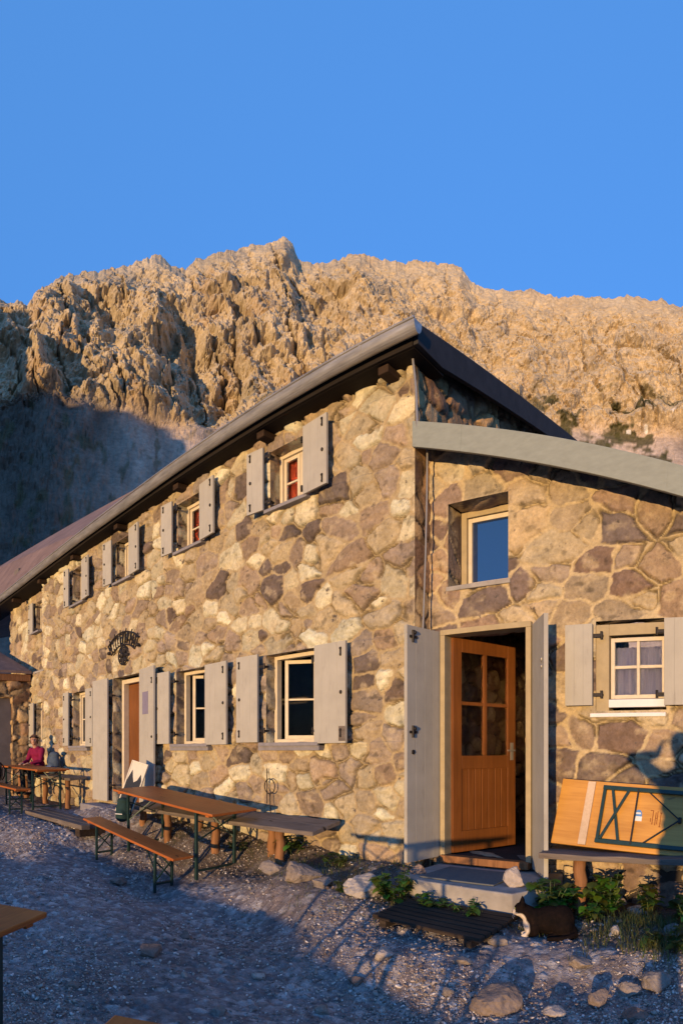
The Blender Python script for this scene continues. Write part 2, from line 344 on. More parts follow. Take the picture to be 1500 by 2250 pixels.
# ------------------------------------------------------------------ rubble walls
PAL_MAIN = np.array([(0.40, 0.365, 0.27), (0.34, 0.29, 0.205), (0.30, 0.245, 0.175), (0.50, 0.47, 0.36), (0.22, 0.172, 0.135), (0.115, 0.09, 0.082), (0.245, 0.20, 0.17), (0.29, 0.23, 0.18)])
PAL_ANN = np.array([(0.36, 0.30, 0.21), (0.27, 0.21, 0.162), (0.165, 0.122, 0.108), (0.42, 0.36, 0.26), (0.235, 0.175, 0.145), (0.34, 0.275, 0.195), (0.135, 0.104, 0.096), (0.30, 0.245, 0.18)])
def rubble(s, t, kind):
    """relief and colour of the masonry at wall coordinates s, t (metres)"""
    if kind == 'main': cw, ch, mort, rel, pal, mc, sd = 0.265, 0.19, 0.014, 0.050, PAL_MAIN, (0.335, 0.27, 0.175), 101
    elif kind == 'rough': cw, ch, mort, rel, pal, mc, sd = 0.22, 0.18, 0.014, 0.07, PAL_ANN, (0.20, 0.155, 0.11), 205
    else: cw, ch, mort, rel, pal, mc, sd = 0.33, 0.225, 0.015, 0.032, PAL_ANN, (0.43, 0.35, 0.225), 303
    s2 = s + 0.035 * fbm(s * 4.3, t * 4.3, o=3, s=sd) + 0.010 * vnoise(s * 17, t * 17, s=sd + 31); t2 = t + 0.03 * fbm(s * 4.3, t * 4.3, o=3, s=sd + 9) + 0.05 * vnoise(s * 0.9, t * 0.7, s=sd + 4) + 0.010 * vnoise(s * 17, t * 17, s=sd + 32)
    k, k2, e = cells(s2, t2, cw, ch, sd, 0.85, 0.2, 0.36)
    k3 = np.mod(k * 57.31 + k2 * 13.7, 1.0); k4 = np.mod(k * 31.7 + k2 * 71.3, 1.0)
    e = e + 0.004 * fbm(s * 26, t * 26, o=2, s=sd + 3)
    body = sstep(mort * 0.5, mort * 0.85, e)
    edge = sstep(mort * 0.4, mort * 1.7, e)
    dome = sstep(0, 0.07, e)
    # every stone: its own stand-out, a tilted broken face, a few facets, pits
    ph = k3 * 6.283; lin = (np.cos(ph) * np.sin((s + k4 * 9) * 9.0) + np.sin(ph) * np.sin((t + k3 * 9) * 11.0))
    fac = np.abs(vnoise(s * 7.5 + k * 40, t * 9 + k2 * 40, s=sd + 51)) + 0.5 * np.abs(vnoise(s * 17 + k * 40, t * 20, s=sd + 52))
    h = rel * (0.15 + 1.0 * k2 ** 1.3) * (0.62 * edge + 0.38 * dome) + body * (0.010 * lin * (0.4 + k4) - 0.016 * fac + 0.006) 
    pits = sstep(0.45, 0.62, vnoise(s * 38, t * 38, s=sd + 61)) * (k4 > 0.55); h = h - 0.007 * pits * body
    h = h + 0.006 * fbm(s * 14, t * 14, o=4, s=sd + 1) + 0.0025 * fbm(s * 50, t * 50, o=2, s=sd + 71)
    crack = (1 - sstep(0.003, 0.008, np.abs(e - mort * 0.6))) * sstep(0.08, 0.26, fbm(s * 3.8, t * 3.8, o=3, s=sd + 41)); h = h - 0.03 * crack
    idx = np.minimum((k * 8).astype(int), 7)
    if kind == 'main': idx = np.where((idx == 5) & (k4 < 0.5), 1, np.where((idx == 4) & (k4 < 0.35), 3, idx))
    c = pal[idx] * (0.84 + 0.34 * k2)[:, None]
    c = c * (1 + 0.34 * fbm(s * 11, t * 11, o=5, s=sd + 2, g=0.6))[:, None]
    hue = fbm(s * 1.4 + k * 9, t * 1.4, o=2, s=sd + 81)[:, None] * 0.16; c = c * (1 + hue * np.array((0.6, 0.0, -0.8)))
    vein = sstep(0.2, 0.55, fbm(s * 8 + k * 30, t * 10, o=4, s=sd + 6))[:, None]; c = c * (1 - 0.45 * vein) + np.array((0.46, 0.385, 0.27)) * 0.45 * vein
    dk = sstep(0.3, 0.6, fbm(s * 13, t * 16 + k * 20, o=4, s=sd + 16))[:, None]; c = c * (1 - 0.45 * dk)
    smear = sstep(0.10, 0.40, fbm(s * 2.6, t * 2.6, o=4, s=sd + 7)) * (0.58 if kind == 'main' else 0.16)        # mortar smeared over faces
    smear = smear * sstep(-0.25, 0.2, fbm(s * 16, t * 16, o=3, s=sd + 17)) * np.where(idx == 5, 0.3, 1.0)
    b = (body * (1 - smear))[:, None]
    mcol = np.array(mc) * (1 + 0.24 * fbm(s * 9, t * 9, o=5, s=sd + 5, g=0.6))[:, None]
    c = c * b + mcol * (1 - b); c = c * (1 - 0.6 * crack)[:, None]
    if kind == 'rough': c = c * np.array((1.0, 0.86, 0.68))
    return h, np.clip(c * np.array((1.14, 1.10, 0.98)), 0.02, 0.75)
def lines(a, b, step, cuts):
    cuts = sorted([c for c in cuts if a < c < b]); out = [a]
    for c in cuts + [b]:
        n = max(1, int(round((c - out[-1]) / step))); out += list(np.linspace(out[-1], c, n + 1)[1:])
    return np.array(out)
def wall_sheet(name, O, U, N, s0, s1, t0, t1, kind, parent, holes=(), step=0.0118, keep=None, edge0=False, edge1=False, soff=0.0, depth=0.24, label=None):
    """masonry face: point = O + s*U + t*Z, standing out along N; holes = (s0,s1,t0,t1) with stone reveals"""
    O, U, N = np.array(O, float), np.array(U, float), np.array(N, float); Z = np.array((0, 0, 1.0))
    ss = lines(s0, s1, step, [q for h in holes for q in h[:2]]); ts = lines(t0, t1, step, [q for h in holes for q in h[2:4]])
    S, T = np.meshgrid(ss, ts); s, t = S.ravel(), T.ravel()
    h, c = rubble(s + soff, t, kind)
    for q in holes:                                        # dress the stones back to a plain arris round an opening
        dx = np.maximum(np.maximum(q[0] - s, s - q[1]), 0); dz = np.maximum(np.maximum(q[2] - t, t - q[3]), 0); wq = sstep(0.0, 0.05, np.hypot(dx, dz)); h = h * wq + 0.012 * (1 - wq)
    if edge0: wq = sstep(0.0, 0.07, s - s0) * (0.3 + 0.7 * sstep(0.3, 0.45, s - s0)); h = h * wq + 0.014 * (1 - wq)
    if edge1: wq = sstep(0.0, 0.07, s1 - s); h = h * wq + 0.014 * (1 - wq)
    V = O + s[:, None] * U + t[:, None] * Z + h[:, None] * N
    F = grid_faces(len(ss), len(ts)); cs = s[F].mean(1); ct = t[F].mean(1); ok = np.ones(len(F), bool)
    for q in holes: ok &= ~((cs > q[0]) & (cs < q[1]) & (ct > q[2]) & (ct < q[3]))
    if keep is not None: ok &= keep(cs, ct)
    F = F[ok]; VV, FF, CC = [V], [F], [c]; n = len(V)
    for q in holes:                                        # reveals: four stone-lined sides
        d = q[4] if len(q) > 4 else depth
        for (a, b) in (((q[0], q[2]), (q[0], q[3])), ((q[0], q[3]), (q[1], q[3])), ((q[1], q[3]), (q[1], q[2])), ((q[1], q[2]), (q[0], q[2]))):
            ln = math.hypot(b[0] - a[0], b[1] - a[1]); pa = np.linspace(0, 1, max(3, int(ln / 0.02))); pd = np.linspace(-0.012, d, max(3, int(d / 0.02)))
            A, D = np.meshgrid(pa, pd); A, D = A.ravel(), D.ravel()
            qs, qt = a[0] + (b[0] - a[0]) * A, a[1] + (b[1] - a[1]) * A
            hh, cc = rubble(qs + soff + D * 0.9 + 3.3, qt + D * 0.4, kind)
            mid = np.array(((q[0] + q[1]) / 2, (q[2] + q[3]) / 2)); nrm = np.array((-(b[1] - a[1]), b[0] - a[0])) / ln
            if nrm @ (mid - np.array(a)) < 0: nrm = -nrm
            hh = (hh * 0.5 - 0.008) * sstep(-0.012, 0.05, D)
            P = O + (qs + hh * nrm[0])[:, None] * U + (qt + hh * nrm[1])[:, None] * Z - D[:, None] * N
            VV.append(P); FF.append(grid_faces(len(pa), len(pd)) + n); CC.append(cc); n += len(P)
    V, F, C = np.concatenate(VV), np.concatenate(FF), np.concatenate(CC)
    used = np.zeros(len(V), bool); used[F.ravel()] = True; m = np.cumsum(used) - 1
    return np_mesh(name, V[used], m[F], M['stone'], parent, C[used])
YM, YA = 4.76, 5.0
XC = -3.23                       # hut's front right corner
XL = -14.6
TAN12 = math.tan(math.radians(12))
def roof_top(y): return E + 3.782 + (y - 4.52) * TAN12
hut = thing('stone_hut', 'long rubble stone mountain hut with shuttered windows under a dark roof', 'hut', (0, 0, 0))
UW = [(-5.20, -4.58), (-7.09, -6.47), (-8.90, -8.34), (-10.64, -10.09)]
UWZ = (2.74, 3.42)
GW = [(-5.27, -4.40), (-7.13, -6.33), (-10.64, -9.92)]
GWZ = (0.09, 1.10)
DOOR = (-9.02, -7.98, -0.86, 1.20)
G4 = (-12.62, -12.27); U5 = (-13.22, -12.82)
holes = [(a, b, E + UWZ[0], E + UWZ[1], 0.2) for a, b in UW] + [(a, b, E + GWZ[0], E + GWZ[1], 0.2) for a, b in GW] + [(DOOR[0], DOOR[1], E + DOOR[2], E + DOOR[3], 0.22)]
holes += [(G4[0], G4[1], E + 0.1, E + 1.05, 0.2)]
wall_sheet('wall', (0, YM, 0), (1, 0, 0), (0, -1, 0), -12.24, XC + 0.014, E - 1.75, E + 3.607, 'main', hut, holes[:-1], edge1=True)
wall_sheet('wall', (0, YM, 0), (1, 0, 0), (0, -1, 0), XL, -12.24, E - 1.6, E + 1.75, 'main', hut, holes[-1:], step=0.03)
wall_sheet('wall', (0, YM + 0.22, 0), (1, 0, 0), (0, -1, 0), XL - 0.5, -12.24, E + 1.75, E + 3.6, 'main', hut, [(U5[0], U5[1], E + 2.7, E + 3.4, 0.2)], step=0.03)
MB().bb(-12.27, -12.235, YM - 0.001, YM + 0.25, E + 1.75, E + 3.64).bb(XL, -12.2, YM - 0.02, YM + 0.26, E + 1.71, E + 1.752).build('ledge', M['concrete'], hut)
wall_sheet('wall', (XC, 0, 0), (0, 1, 0), (1, 0, 0), YM - 0.014, 9.2, E - 1.75, E + 4.8, 'rough', hut, keep=lambda s, t: t < roof_top(s) - 0.07, step=0.014, soff=20, edge0=True)
# plain rear and far walls and a lid close the inside
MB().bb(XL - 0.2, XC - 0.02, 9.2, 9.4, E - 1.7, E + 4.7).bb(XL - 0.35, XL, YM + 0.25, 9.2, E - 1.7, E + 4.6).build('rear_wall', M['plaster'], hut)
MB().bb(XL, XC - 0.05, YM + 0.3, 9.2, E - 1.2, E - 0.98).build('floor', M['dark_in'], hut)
MB().bb(XL, XC - 0.06, YM + 0.55, YM + 0.6, E - 1.0, E + 3.5).build('partition', M['dark_in'], hut) if False else None
# roof
XR, XE = -3.04, -16.4
y0r, y1r = 4.52, 9.6
def roof_poly(y0, y1, th): return [(y0, roof_top(y0) - th), (y1, roof_top(y1) - th), (y1, roof_top(y1)), (y0, roof_top(y0))]
roof = MB().prism(roof_poly(y0r, y1r, 0.05), 'x', XE, XR).build('roof', M['roof_dark'], hut)
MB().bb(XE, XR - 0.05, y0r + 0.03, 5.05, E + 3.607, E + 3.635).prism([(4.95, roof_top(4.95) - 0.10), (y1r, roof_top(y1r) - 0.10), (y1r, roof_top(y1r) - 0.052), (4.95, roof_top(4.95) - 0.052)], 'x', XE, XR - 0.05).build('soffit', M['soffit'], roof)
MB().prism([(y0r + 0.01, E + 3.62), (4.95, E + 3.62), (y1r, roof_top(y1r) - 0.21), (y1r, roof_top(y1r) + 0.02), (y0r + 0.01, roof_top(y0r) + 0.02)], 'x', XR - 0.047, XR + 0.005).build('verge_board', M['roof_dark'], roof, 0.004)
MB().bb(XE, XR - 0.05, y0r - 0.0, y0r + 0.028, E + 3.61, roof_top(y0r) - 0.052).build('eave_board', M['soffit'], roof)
for x in np.arange(-3.46, -15.9, -1.72):
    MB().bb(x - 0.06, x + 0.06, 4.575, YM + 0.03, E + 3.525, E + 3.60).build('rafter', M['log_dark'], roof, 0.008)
g = MB(); pr = []
gy, gzz, gr = 4.462, roof_top(4.52) - 0.02, 0.062
for k in range(13):
    a = math.pi + math.pi * k / 12; pr.append((gy + gr * math.cos(a), gzz + 1.7 * gr * math.sin(a)))
for k in range(12, -1, -1):
    a = math.pi + math.pi * k / 12; pr.append((gy + (gr - 0.006) * math.cos(a), gzz + 0.004 + 1.7 * (gr - 0.006) * math.sin(a)))
xx = np.linspace(XE - 0.1, XR + 0.05, 9)
prof = pr[:13]
vs = []; fs = []
for i, x in enumerate(xx):
    sag = -0.018 * math.sin(i / 8 * math.pi) + 0.008 * math.sin(i * 2.3)
    vs += [(x, p[0], p[1] + sag) for p in pr]
n = len(pr)
for i in range(len(xx) - 1):
    for k in range(n): fs.append((i * n + k, i * n + (k + 1) % n, (i + 1) * n + (k + 1) % n, (i + 1) * n + k))
fs += [tuple(range(13)), tuple(range((len(xx) - 1) * n, (len(xx) - 1) * n + 13))]
g.add(vs, fs)
for x in np.arange(-3.6, -16, -1.9): g.prism([(p[0] + (p[0] - gy) * 0.06, p[1] - 0.004) for p in prof] + [(gy + gr * 1.02, gzz + 0.012), (gy - gr * 1.06, gzz + 0.012)], 'x', x - 0.018, x + 0.018)
g.tube([(XE, gy - gr, gzz), (XR + 0.05, gy - gr, gzz)], 0.012, 8)
gut = g.build('gutter', M['zinc'], roof, smooth=False)
# steeper, higher roof of the far wing, its boards pinkish brown in the sun
ur = MB()
def ridge(x): return E + 5.30 + (-8.85 - x) * 0.108
xa, xb = -9.3, -22.5
ur.add([(xa, 4.55, roof_top(4.55) + 0.01), (xb, 4.55, roof_top(4.55) + 0.01), (xb, 6.5, ridge(xb)), (xa, 6.5, ridge(xa)), (xa, 8.9, roof_top(8.9) + 0.02), (xb, 8.9, roof_top(8.9) + 0.02)],
       [(0, 1, 2, 3), (3, 2, 5, 4), (0, 3, 4), (1, 5, 2), (0, 4, 5, 1)])
ur.build('upper_roof', M['roof_brown'], hut)
ub = MB(); 
for k in range(7):
    f = (k + 0.6) / 7.3; pa = Vector((xa, 4.55, roof_top(4.55) + 0.01)).lerp(Vector((xa, 6.5, ridge(xa))), f); pb = Vector((xb, 4.55, roof_top(4.55) + 0.01)).lerp(Vector((xb, 6.5, ridge(xb))), f)
    ub.bar(pa + Vector((0, -0.01, 0.01)), pb + Vector((0, -0.01, 0.01)), 0.03, 0.02)
ub.build('roof_seam', M['roof_brown'], hut)

# ---- joinery helpers
def shutter(parent, x0, x1, y, z0, z1, hinge_side, ang_=0.0, hinges=True, knob=True, patch=False):
    """board shutter; hinge_side -1 left / +1 right edge is the hinge; ang_ swings the free edge out of the wall plane"""
    wd = x1 - x0; px = x0 if hinge_side < 0 else x1; s = 1 if hinge_side < 0 else -1
    b = MB(); nb = max(3, int(round(wd / 0.12))); bw = wd / nb
    for k in range(nb): b.bb(s * (k * bw + 0.0003) if s > 0 else -((k + 1) * bw - 0.0003), s * ((k + 1) * bw - 0.0003) if s > 0 else -(k * bw + 0.0003), -0.014, 0.014, 0, z1 - z0)
    o = b.build('shutter', M['shutter'], parent, 0.0012); o.location = (px, y, z0); o.rotation_euler = (0, 0, ang_)
    if hinges:
        for zz in ((z1 - z0) * 0.13, (z1 - z0) * 0.86):
            h = MB(); h.bb(*sorted((s * -0.07, s * 0.0)), 0.0145, 0.022, zz - 0.014, zz + 0.014); h.tube([(s * -0.07, 0.03, zz - 0.03), (s * -0.07, 0.03, zz + 0.035)], 0.012, 8)
            h.bb(*sorted((s * -0.08, s * -0.06)), 0.03, 0.10, zz - 0.01, zz + 0.01)
            h.build('hinge', M['iron'], o)
    if knob:
        fx = s * (wd - 0.06)
        k = MB(); k.ball((fx, -0.02, (z1 - z0) * 0.5), (0.016, 0.012, 0.02)); 
        k.build('latch', M['iron'], o, smooth=True)
        for zz in ((z1 - z0) * 0.1, (z1 - z0) * 0.9):
            k = MB(); k.bb(fx - 0.014, fx + 0.006, -0.021, -0.0145, zz - 0.045, zz + 0.045); k.ball((fx - 0.004, -0.02, zz + 0.03), 0.014); k.ball((fx - 0.004, -0.02, zz - 0.03), 0.012); k.build('hook', M['iron'], o)
    if patch:
        k = MB(); k.bb(s * (wd - 0.002) - 0.09 if s > 0 else s * (wd - 0.002), s * (wd - 0.002) if s > 0 else s * (wd - 0.002) + 0.09, -0.017, -0.0145, 0.02, 0.17); k.build('worn_patch', M['grey_wood'], o)
    return o
def frame_box(b, x0, x1, y0, y1, z0, z1, t, bot=None):
    bot = t if bot is None else bot
    b.bb(x0, x0 + t, y0, y1, z0, z1).bb(x1 - t, x1, y0, y1, z0, z1).bb(x0 + t, x1 - t, y0 + 0.001, y1 - 0.001, z1 - t, z1).bb(x0 + t, x1 - t, y0 + 0.001, y1 - 0.001, z0, z0 + bot)
def window(parent, x0, x1, z0, z1, y, curtain=None, open_=0.0, cols=2, rows=2, glass='glass', sill=True, fmat='frame', surround=0.045):
    b = MB(); frame_box(b, x0, x1, y - 0.03, y + 0.045, z0, z1, surround)
    w_ = b.build('window', M[fmat], parent, 0.004)
    ix0, ix1, iz0, iz1 = x0 + surround, x1 - surround, z0 + surround, z1 - surround
    n = 1 if open_ else cols
    wd = (ix1 - ix0) / (2 if open_ else n)
    for c in range(n):
        a = MB(); frame_box(a, 0.003, wd - 0.003, -0.018, 0.018, 0.003, iz1 - iz0 - 0.003, 0.042)
        for r in range(1, rows): a.bb(0.045, wd - 0.045, -0.012, 0.012, (iz1 - iz0) * r / rows - 0.011, (iz1 - iz0) * r / rows + 0.011)
        o = a.build('sash', M[fmat] if not open_ else M['frame'], w_, 0.003); o.location = (ix0 + c * wd + (0.05 if open_ else 0), y + (0.05 if open_ else 0.012), iz0); o.rotation_euler = (0, 0, open_)
        p = MB().bb(0.04, wd - 0.04, -0.003, 0.003, 0.04, iz1 - iz0 - 0.04).build('pane', M['clear'] if (curtain or open_) else M[glass], w_)
        p.location = o.location; p.rotation_euler = o.rotation_euler
    if curtain:
        q = MB(); nn = 26; vs = []; fs = []; wv = ix1 - ix0
        for i in range(nn + 1):
            f = i / nn; xq = ix0 + wv * f; yq = y + 0.075 + 0.014 * math.sin(f * 40) + 0.006 * math.sin(f * 95)
            lift = 0.0 if curtain != 'curtain' else max(0.0, (f - 0.62)) * (iz1 - iz0) * 0.9
            vs += [(xq, yq, iz0 - 0.02 + lift), (xq, yq, iz1 + 0.02)]
        fs = [(2 * i, 2 * i + 2, 2 * i + 3, 2 * i + 1) for i in range(nn)]
        q.add(vs, fs).build('curtain', M[curtain], w_, smooth=True)
    if sill:
        MB().bb(x0 - 0.03, x1 + 0.03, y - 0.26, y - 0.03, z0 - 0.035, z0 + 0.004).build('sill', M['sill'], w_, 0.004)
    return w_
# upper windows: frame stands 0.18 behind the face, shutters stand 7 cm off the wall on strap hinges
US = [((-5.47, -5.215), (-4.585, -4.21)), ((-7.34, -7.10), (-6.46, -6.12)), ((-9.16, -8.905), (-8.335, -7.99)), ((-10.84, -10.65), (-10.085, -9.74))]
for i, (a, b) in enumerate(UW):
    window(hut, a, b, E + UWZ[0], E + UWZ[1], YM + 0.17, 'curtain' if i < 2 else None)
    (l0, l1), (r0, r1) = US[i]
    shutter(hut, l0, l1, YM - 0.10, E + UWZ[0], E + UWZ[1] + 0.03, +1, 0.10)
    shutter(hut, r0, r1, YM - 0.09, E + UWZ[0] - 0.01, E + UWZ[1] + 0.03, -1, -0.10)
GS = [((-5.68, -5.31), (-4.42, -3.97)), ((-7.52, -7.17), (-6.34, -5.87)), ((-10.9, -10.66), (-9.92, -9.6))]
for i, (a, b) in enumerate(GW):
    window(hut, a, b, E + GWZ[0], E + GWZ[1], YM + 0.15, None, open_=[0.55, 0.7, 0.0][i])
    (l0, l1), (r0, r1) = GS[i]
    shutter(hut, l0, l1, YM - 0.10, E + GWZ[0] + 0.01, E + GWZ[1] + 0.01, +1, 0.03)
    shutter(hut, r0, r1, YM - 0.09, E + GWZ[0] - 0.01, E + GWZ[1] + 0.0, -1, -0.05, patch=(i == 0))
    bb = MB().bb(a - 0.06, b + 0.03, YM - 0.085, YM + 0.12, E + GWZ[0] - 0.085, E + GWZ[0] - 0.012).build('sill', M['sill'], hut, 0.004)
window(hut, G4[0], G4[1], E + 0.1, E + 1.05, YM + 0.12)
shutter(hut, -12.9, -12.62, YM - 0.08, E + 0.1, E + 1.05, +1)
window(hut, U5[0], U5[1], E + 2.7, E + 3.4, YM + 0.34)
shutter(hut, -13.48, -13.23, YM + 0.13, E + 2.7, E + 3.4, +1, 0.05)
# front door of the hut
b = MB(); frame_box(b, DOOR[0] + 0.06, DOOR[1] - 0.02, YM + 0.12, YM + 0.22, E + DOOR[2], E + DOOR[3] - 0.03, 0.07, 0.02); b.build('door_frame', M['frame'], hut, 0.005)
d = MB(); d.bb(0, 0.88, -0.02, 0.02, 0, 1.92)
for k in range(6): d.bb(0.03 + k * 0.14, 0.15 + k * 0.14, -0.03, -0.018, 0.05, 1.87)
dd = d.build('door', M['door'], hut, 0.004); dd.location = (DOOR[1] - 0.1, YM + 0.20, E + DOOR[2] + 0.03); dd.rotation_euler = (0, 0, math.pi - 0.05)
shutter(hut, -9.55, -9.02, YM - 0.11, E + DOOR[2] + 0.03, E + DOOR[3] + 0.0, +1, 0.02, knob=False)
sr = shutter(hut, -7.97, -7.45, YM - 0.11, E + DOOR[2] + 0.05, E + DOOR[3] + 0.02, -1, -0.12)
MB().bb(0.13, 0.33, -0.018, -0.0142, 1.35, 1.68).build('notice', M['lilac'], sr)
MB().bb(-9.45, -7.95, 4.34, YM, E - 1.06, E - 0.88).build('doorstep', M['sill'], hut, 0.012)  # darker slate colour stands in for shade on this step
# wrought sign above the door: arched band of upright strokes over a flower roundel
sx, sz = -8.62, E + 1.66
sg = MB()
def arc(r, a): return (sx + r * math.sin(a), YM - 0.05, sz - 0.62 + r * math.cos(a))
for r, rr in ((0.66, 0.012), (0.86, 0.012)): sg.tube([arc(r, -0.62 + 1.24 * k / 16) for k in range(17)], rr, 6)
for a in (-0.62, 0.62): sg.tube([arc(0.66, a), arc(0.86, a)], 0.012, 6); sg.ball(arc(0.76, a * 1.12), 0.03, 8, 6)
sgo = sg.build('sign', M['iron'], hut)
st = MB(); rr_ = random.Random(3)
for k in range(11):
    a = -0.54 + 1.08 * k / 10; st.bar(arc(0.675, a), arc(0.845, a), 0.012, 0.03); a2 = a + 0.045
    st.bar(arc(0.70 if k % 2 else 0.845, a), arc(0.845 if k % 3 else 0.72, a2), 0.012, 0.02)
    if k % 2 == 0: st.bar(arc(0.845, a), arc(0.91, a + 0.02), 0.012, 0.018)
st.build('lettering', M['iron'], sgo)
em = MB()
for k in range(8):
    a = k * math.pi / 4; em.ball((sx + 0.09 * math.sin(a), YM - 0.05, sz - 0.13 + 0.09 * math.cos(a)), (0.03, 0.015, 0.06), 8, 6, Matrix.Rotation(a, 3, 'Y'))
em.ball((sx, YM - 0.055, sz - 0.13), 0.045, 10, 7); em.tube([(sx + 0.15 * math.sin(k / 3.18), YM - 0.045, sz - 0.13 + 0.15 * math.cos(k / 3.18)) for k in range(21)], 0.012, 6)
em.build('emblem', M['iron'], sgo)
# conductor cable down the corner, iron ring below the first window
cz = [(XC + 0.10, YM + 0.07, E + 3.0), (XC + 0.10, YM + 0.06, E + 2.4), (XC + 0.09, YM + 0.05, E + 1.8), (XC + 0.07, YM + 0.03, E + 1.0), (XC + 0.07, YM + 0.04, E - 0.9)]
MB().tube(cz, 0.009, 6).build('conductor_cable', M['cable'], hut)
MB().tube([(XC + 0.05, YM - 0.10, E + 3.60), (XC + 0.05, YM - 0.05, E + 3.35), (XC + 0.055, YM - 0.035, E + 3.0)], 0.012, 6).build('conductor_rod', M['cable'], hut)
ring = MB().tube([(-5.14 + 0.085 * math.sin(k * math.pi / 10), YM - 0.075, E - 0.40 + 0.085 * math.cos(k * math.pi / 10)) for k in range(21)], 0.006, 6)
ring.tube([(-5.14, YM - 0.075, E - 0.485), (-5.10, YM - 0.09, E - 0.75)], 0.006, 6).tube([(-5.2, YM - 0.06, E - 0.2), (-5.2, YM - 0.06, E - 0.6)], 0.006, 6)
ring.build('iron_ring', M['iron'], hut)

# ------------------------------------------------------------------ annex
def fas(x): return E + 3.072 - 0.345 * (x + 3.229)
annex = thing('stone_annex', 'stone annex with an open doorway under a sloping grey fascia', 'annex', (0, 0, 0))
AW = (-3.0, -2.37, E + 1.55, E + 2.335, 0.32); AS = (-1.55, -0.94, E + 0.34, E + 1.10, 0.16); AD = (-3.06, -2.13, E - 0.985, E + 1.12, 0.3)
wall_sheet('wall', (0, YA, 0), (1, 0, 0), (0, -1, 0), XC - 0.02, 1.4, E - 1.6, E + 3.0, 'annex', annex, [AW, AS, AD], soff=50,
           keep=lambda s, t: t < fas(s) - 0.11)
fb = MB(); xs_ = np.linspace(-3.225, 1.7, 12)
vs = []
for x in xs_:
    for (yy, dz) in ((4.715, -0.24), (4.755, -0.24), (4.755, 0.0), (4.715, 0.0)): vs.append((x, yy, fas(x) + dz))
fs = []
for i in range(len(xs_) - 1):
    for k in range(4): fs.append((i * 4 + k, i * 4 + (k + 1) % 4, i * 4 + 4 + (k + 1) % 4, i * 4 + 4 + k))
fs += [(0, 1, 2, 3), tuple(len(vs) - 4 + k for k in range(4))]
fb.add(vs, fs); fob = fb.build('fascia', M['fascia'], annex, 0.004)
for x in (-2.72, -0.9, 0.6): MB().add([(x - 0.012, 4.7125, fas(x - 0.012) - 0.238), (x + 0.012, 4.7125, fas(x + 0.012) - 0.238), (x + 0.026, 4.7125, fas(x + 0.026) - 0.002), (x + 0.002, 4.7125, fas(x + 0.002) - 0.002), (x - 0.012, 4.7155, fas(x - 0.012) - 0.238), (x + 0.012, 4.7155, fas(x + 0.012) - 0.238), (x + 0.026, 4.7155, fas(x + 0.026) - 0.002), (x + 0.002, 4.7155, fas(x + 0.002) - 0.002)], [(0, 1, 2, 3), (4, 7, 6, 5), (0, 4, 5, 1), (1, 5, 6, 2), (2, 6, 7, 3), (3, 7, 4, 0)]).build('seam', M['fascia'], fob)
MB().add([(-3.2, 4.757, fas(-3.2) - 0.06), (1.7, 4.757, fas(1.7) - 0.06), (1.7, 9.2, fas(1.7) - 0.06), (-3.2, 9.2, fas(-3.2) - 0.06), (-3.2, 4.757, fas(-3.2) - 0.01), (1.7, 4.757, fas(1.7) - 0.01), (1.7, 9.2, fas(1.7) - 0.01), (-3.2, 9.2, fas(-3.2) - 0.01)],
         [(0, 1, 2, 3), (4, 7, 6, 5), (0, 4, 5, 1), (1, 5, 6, 2), (2, 6, 7, 3), (3, 7, 4, 0)]).build('roof', M['roof_dark'], annex)
MB().add([(-3.2, 4.757, fas(-3.2) - 0.14), (1.7, 4.757, fas(1.7) - 0.14), (1.7, 5.2, fas(1.7) - 0.105), (-3.2, 5.2, fas(-3.2) - 0.105), (-3.2, 4.757, fas(-3.2) - 0.062), (1.7, 4.757, fas(1.7) - 0.062), (1.7, 5.2, fas(1.7) - 0.062), (-3.2, 5.2, fas(-3.2) - 0.062)],
         [(0, 1, 2, 3), (4, 7, 6, 5), (0, 4, 5, 1), (1, 5, 6, 2), (2, 6, 7, 3), (3, 7, 4, 0)]).build('soffit', M['soffit'], annex)
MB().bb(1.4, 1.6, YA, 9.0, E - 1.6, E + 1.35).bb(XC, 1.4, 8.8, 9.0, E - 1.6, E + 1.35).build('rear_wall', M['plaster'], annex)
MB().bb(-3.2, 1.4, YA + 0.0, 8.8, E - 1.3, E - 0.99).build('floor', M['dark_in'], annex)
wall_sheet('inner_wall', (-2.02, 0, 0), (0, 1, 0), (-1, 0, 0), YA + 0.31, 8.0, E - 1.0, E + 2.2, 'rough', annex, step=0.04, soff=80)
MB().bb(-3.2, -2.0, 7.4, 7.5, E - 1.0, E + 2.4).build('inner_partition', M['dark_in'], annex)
# upper window, fixed pane coloured with the sky's reflected blue
wu = MB(); frame_box(wu, AW[0] - 0.0, AW[1] + 0.02, YA + 0.24, YA + 0.32, AW[2], AW[3], 0.06, 0.05)
wuo = wu.build('window', M['frame_tan'], annex, 0.004)
s_ = MB(); frame_box(s_, AW[0] + 0.065, AW[1] - 0.04, YA + 0.262, YA + 0.31, AW[2] + 0.052, AW[3] - 0.065, 0.042); s_.build('sash', M['frame'], wuo, 0.003)
MB().bb(AW[0] + 0.1, AW[1] - 0.075, YA + 0.283, YA + 0.289, AW[2] + 0.09, AW[3] - 0.1).build('pane', M['glass_painted_sky'], wuo)
MB().bb(AW[0] - 0.02, AW[1] + 0.02, YA - 0.02, YA + 0.24, AW[2] - 0.04, AW[2] + 0.004).build('sill', M['concrete'], wuo, 0.006)
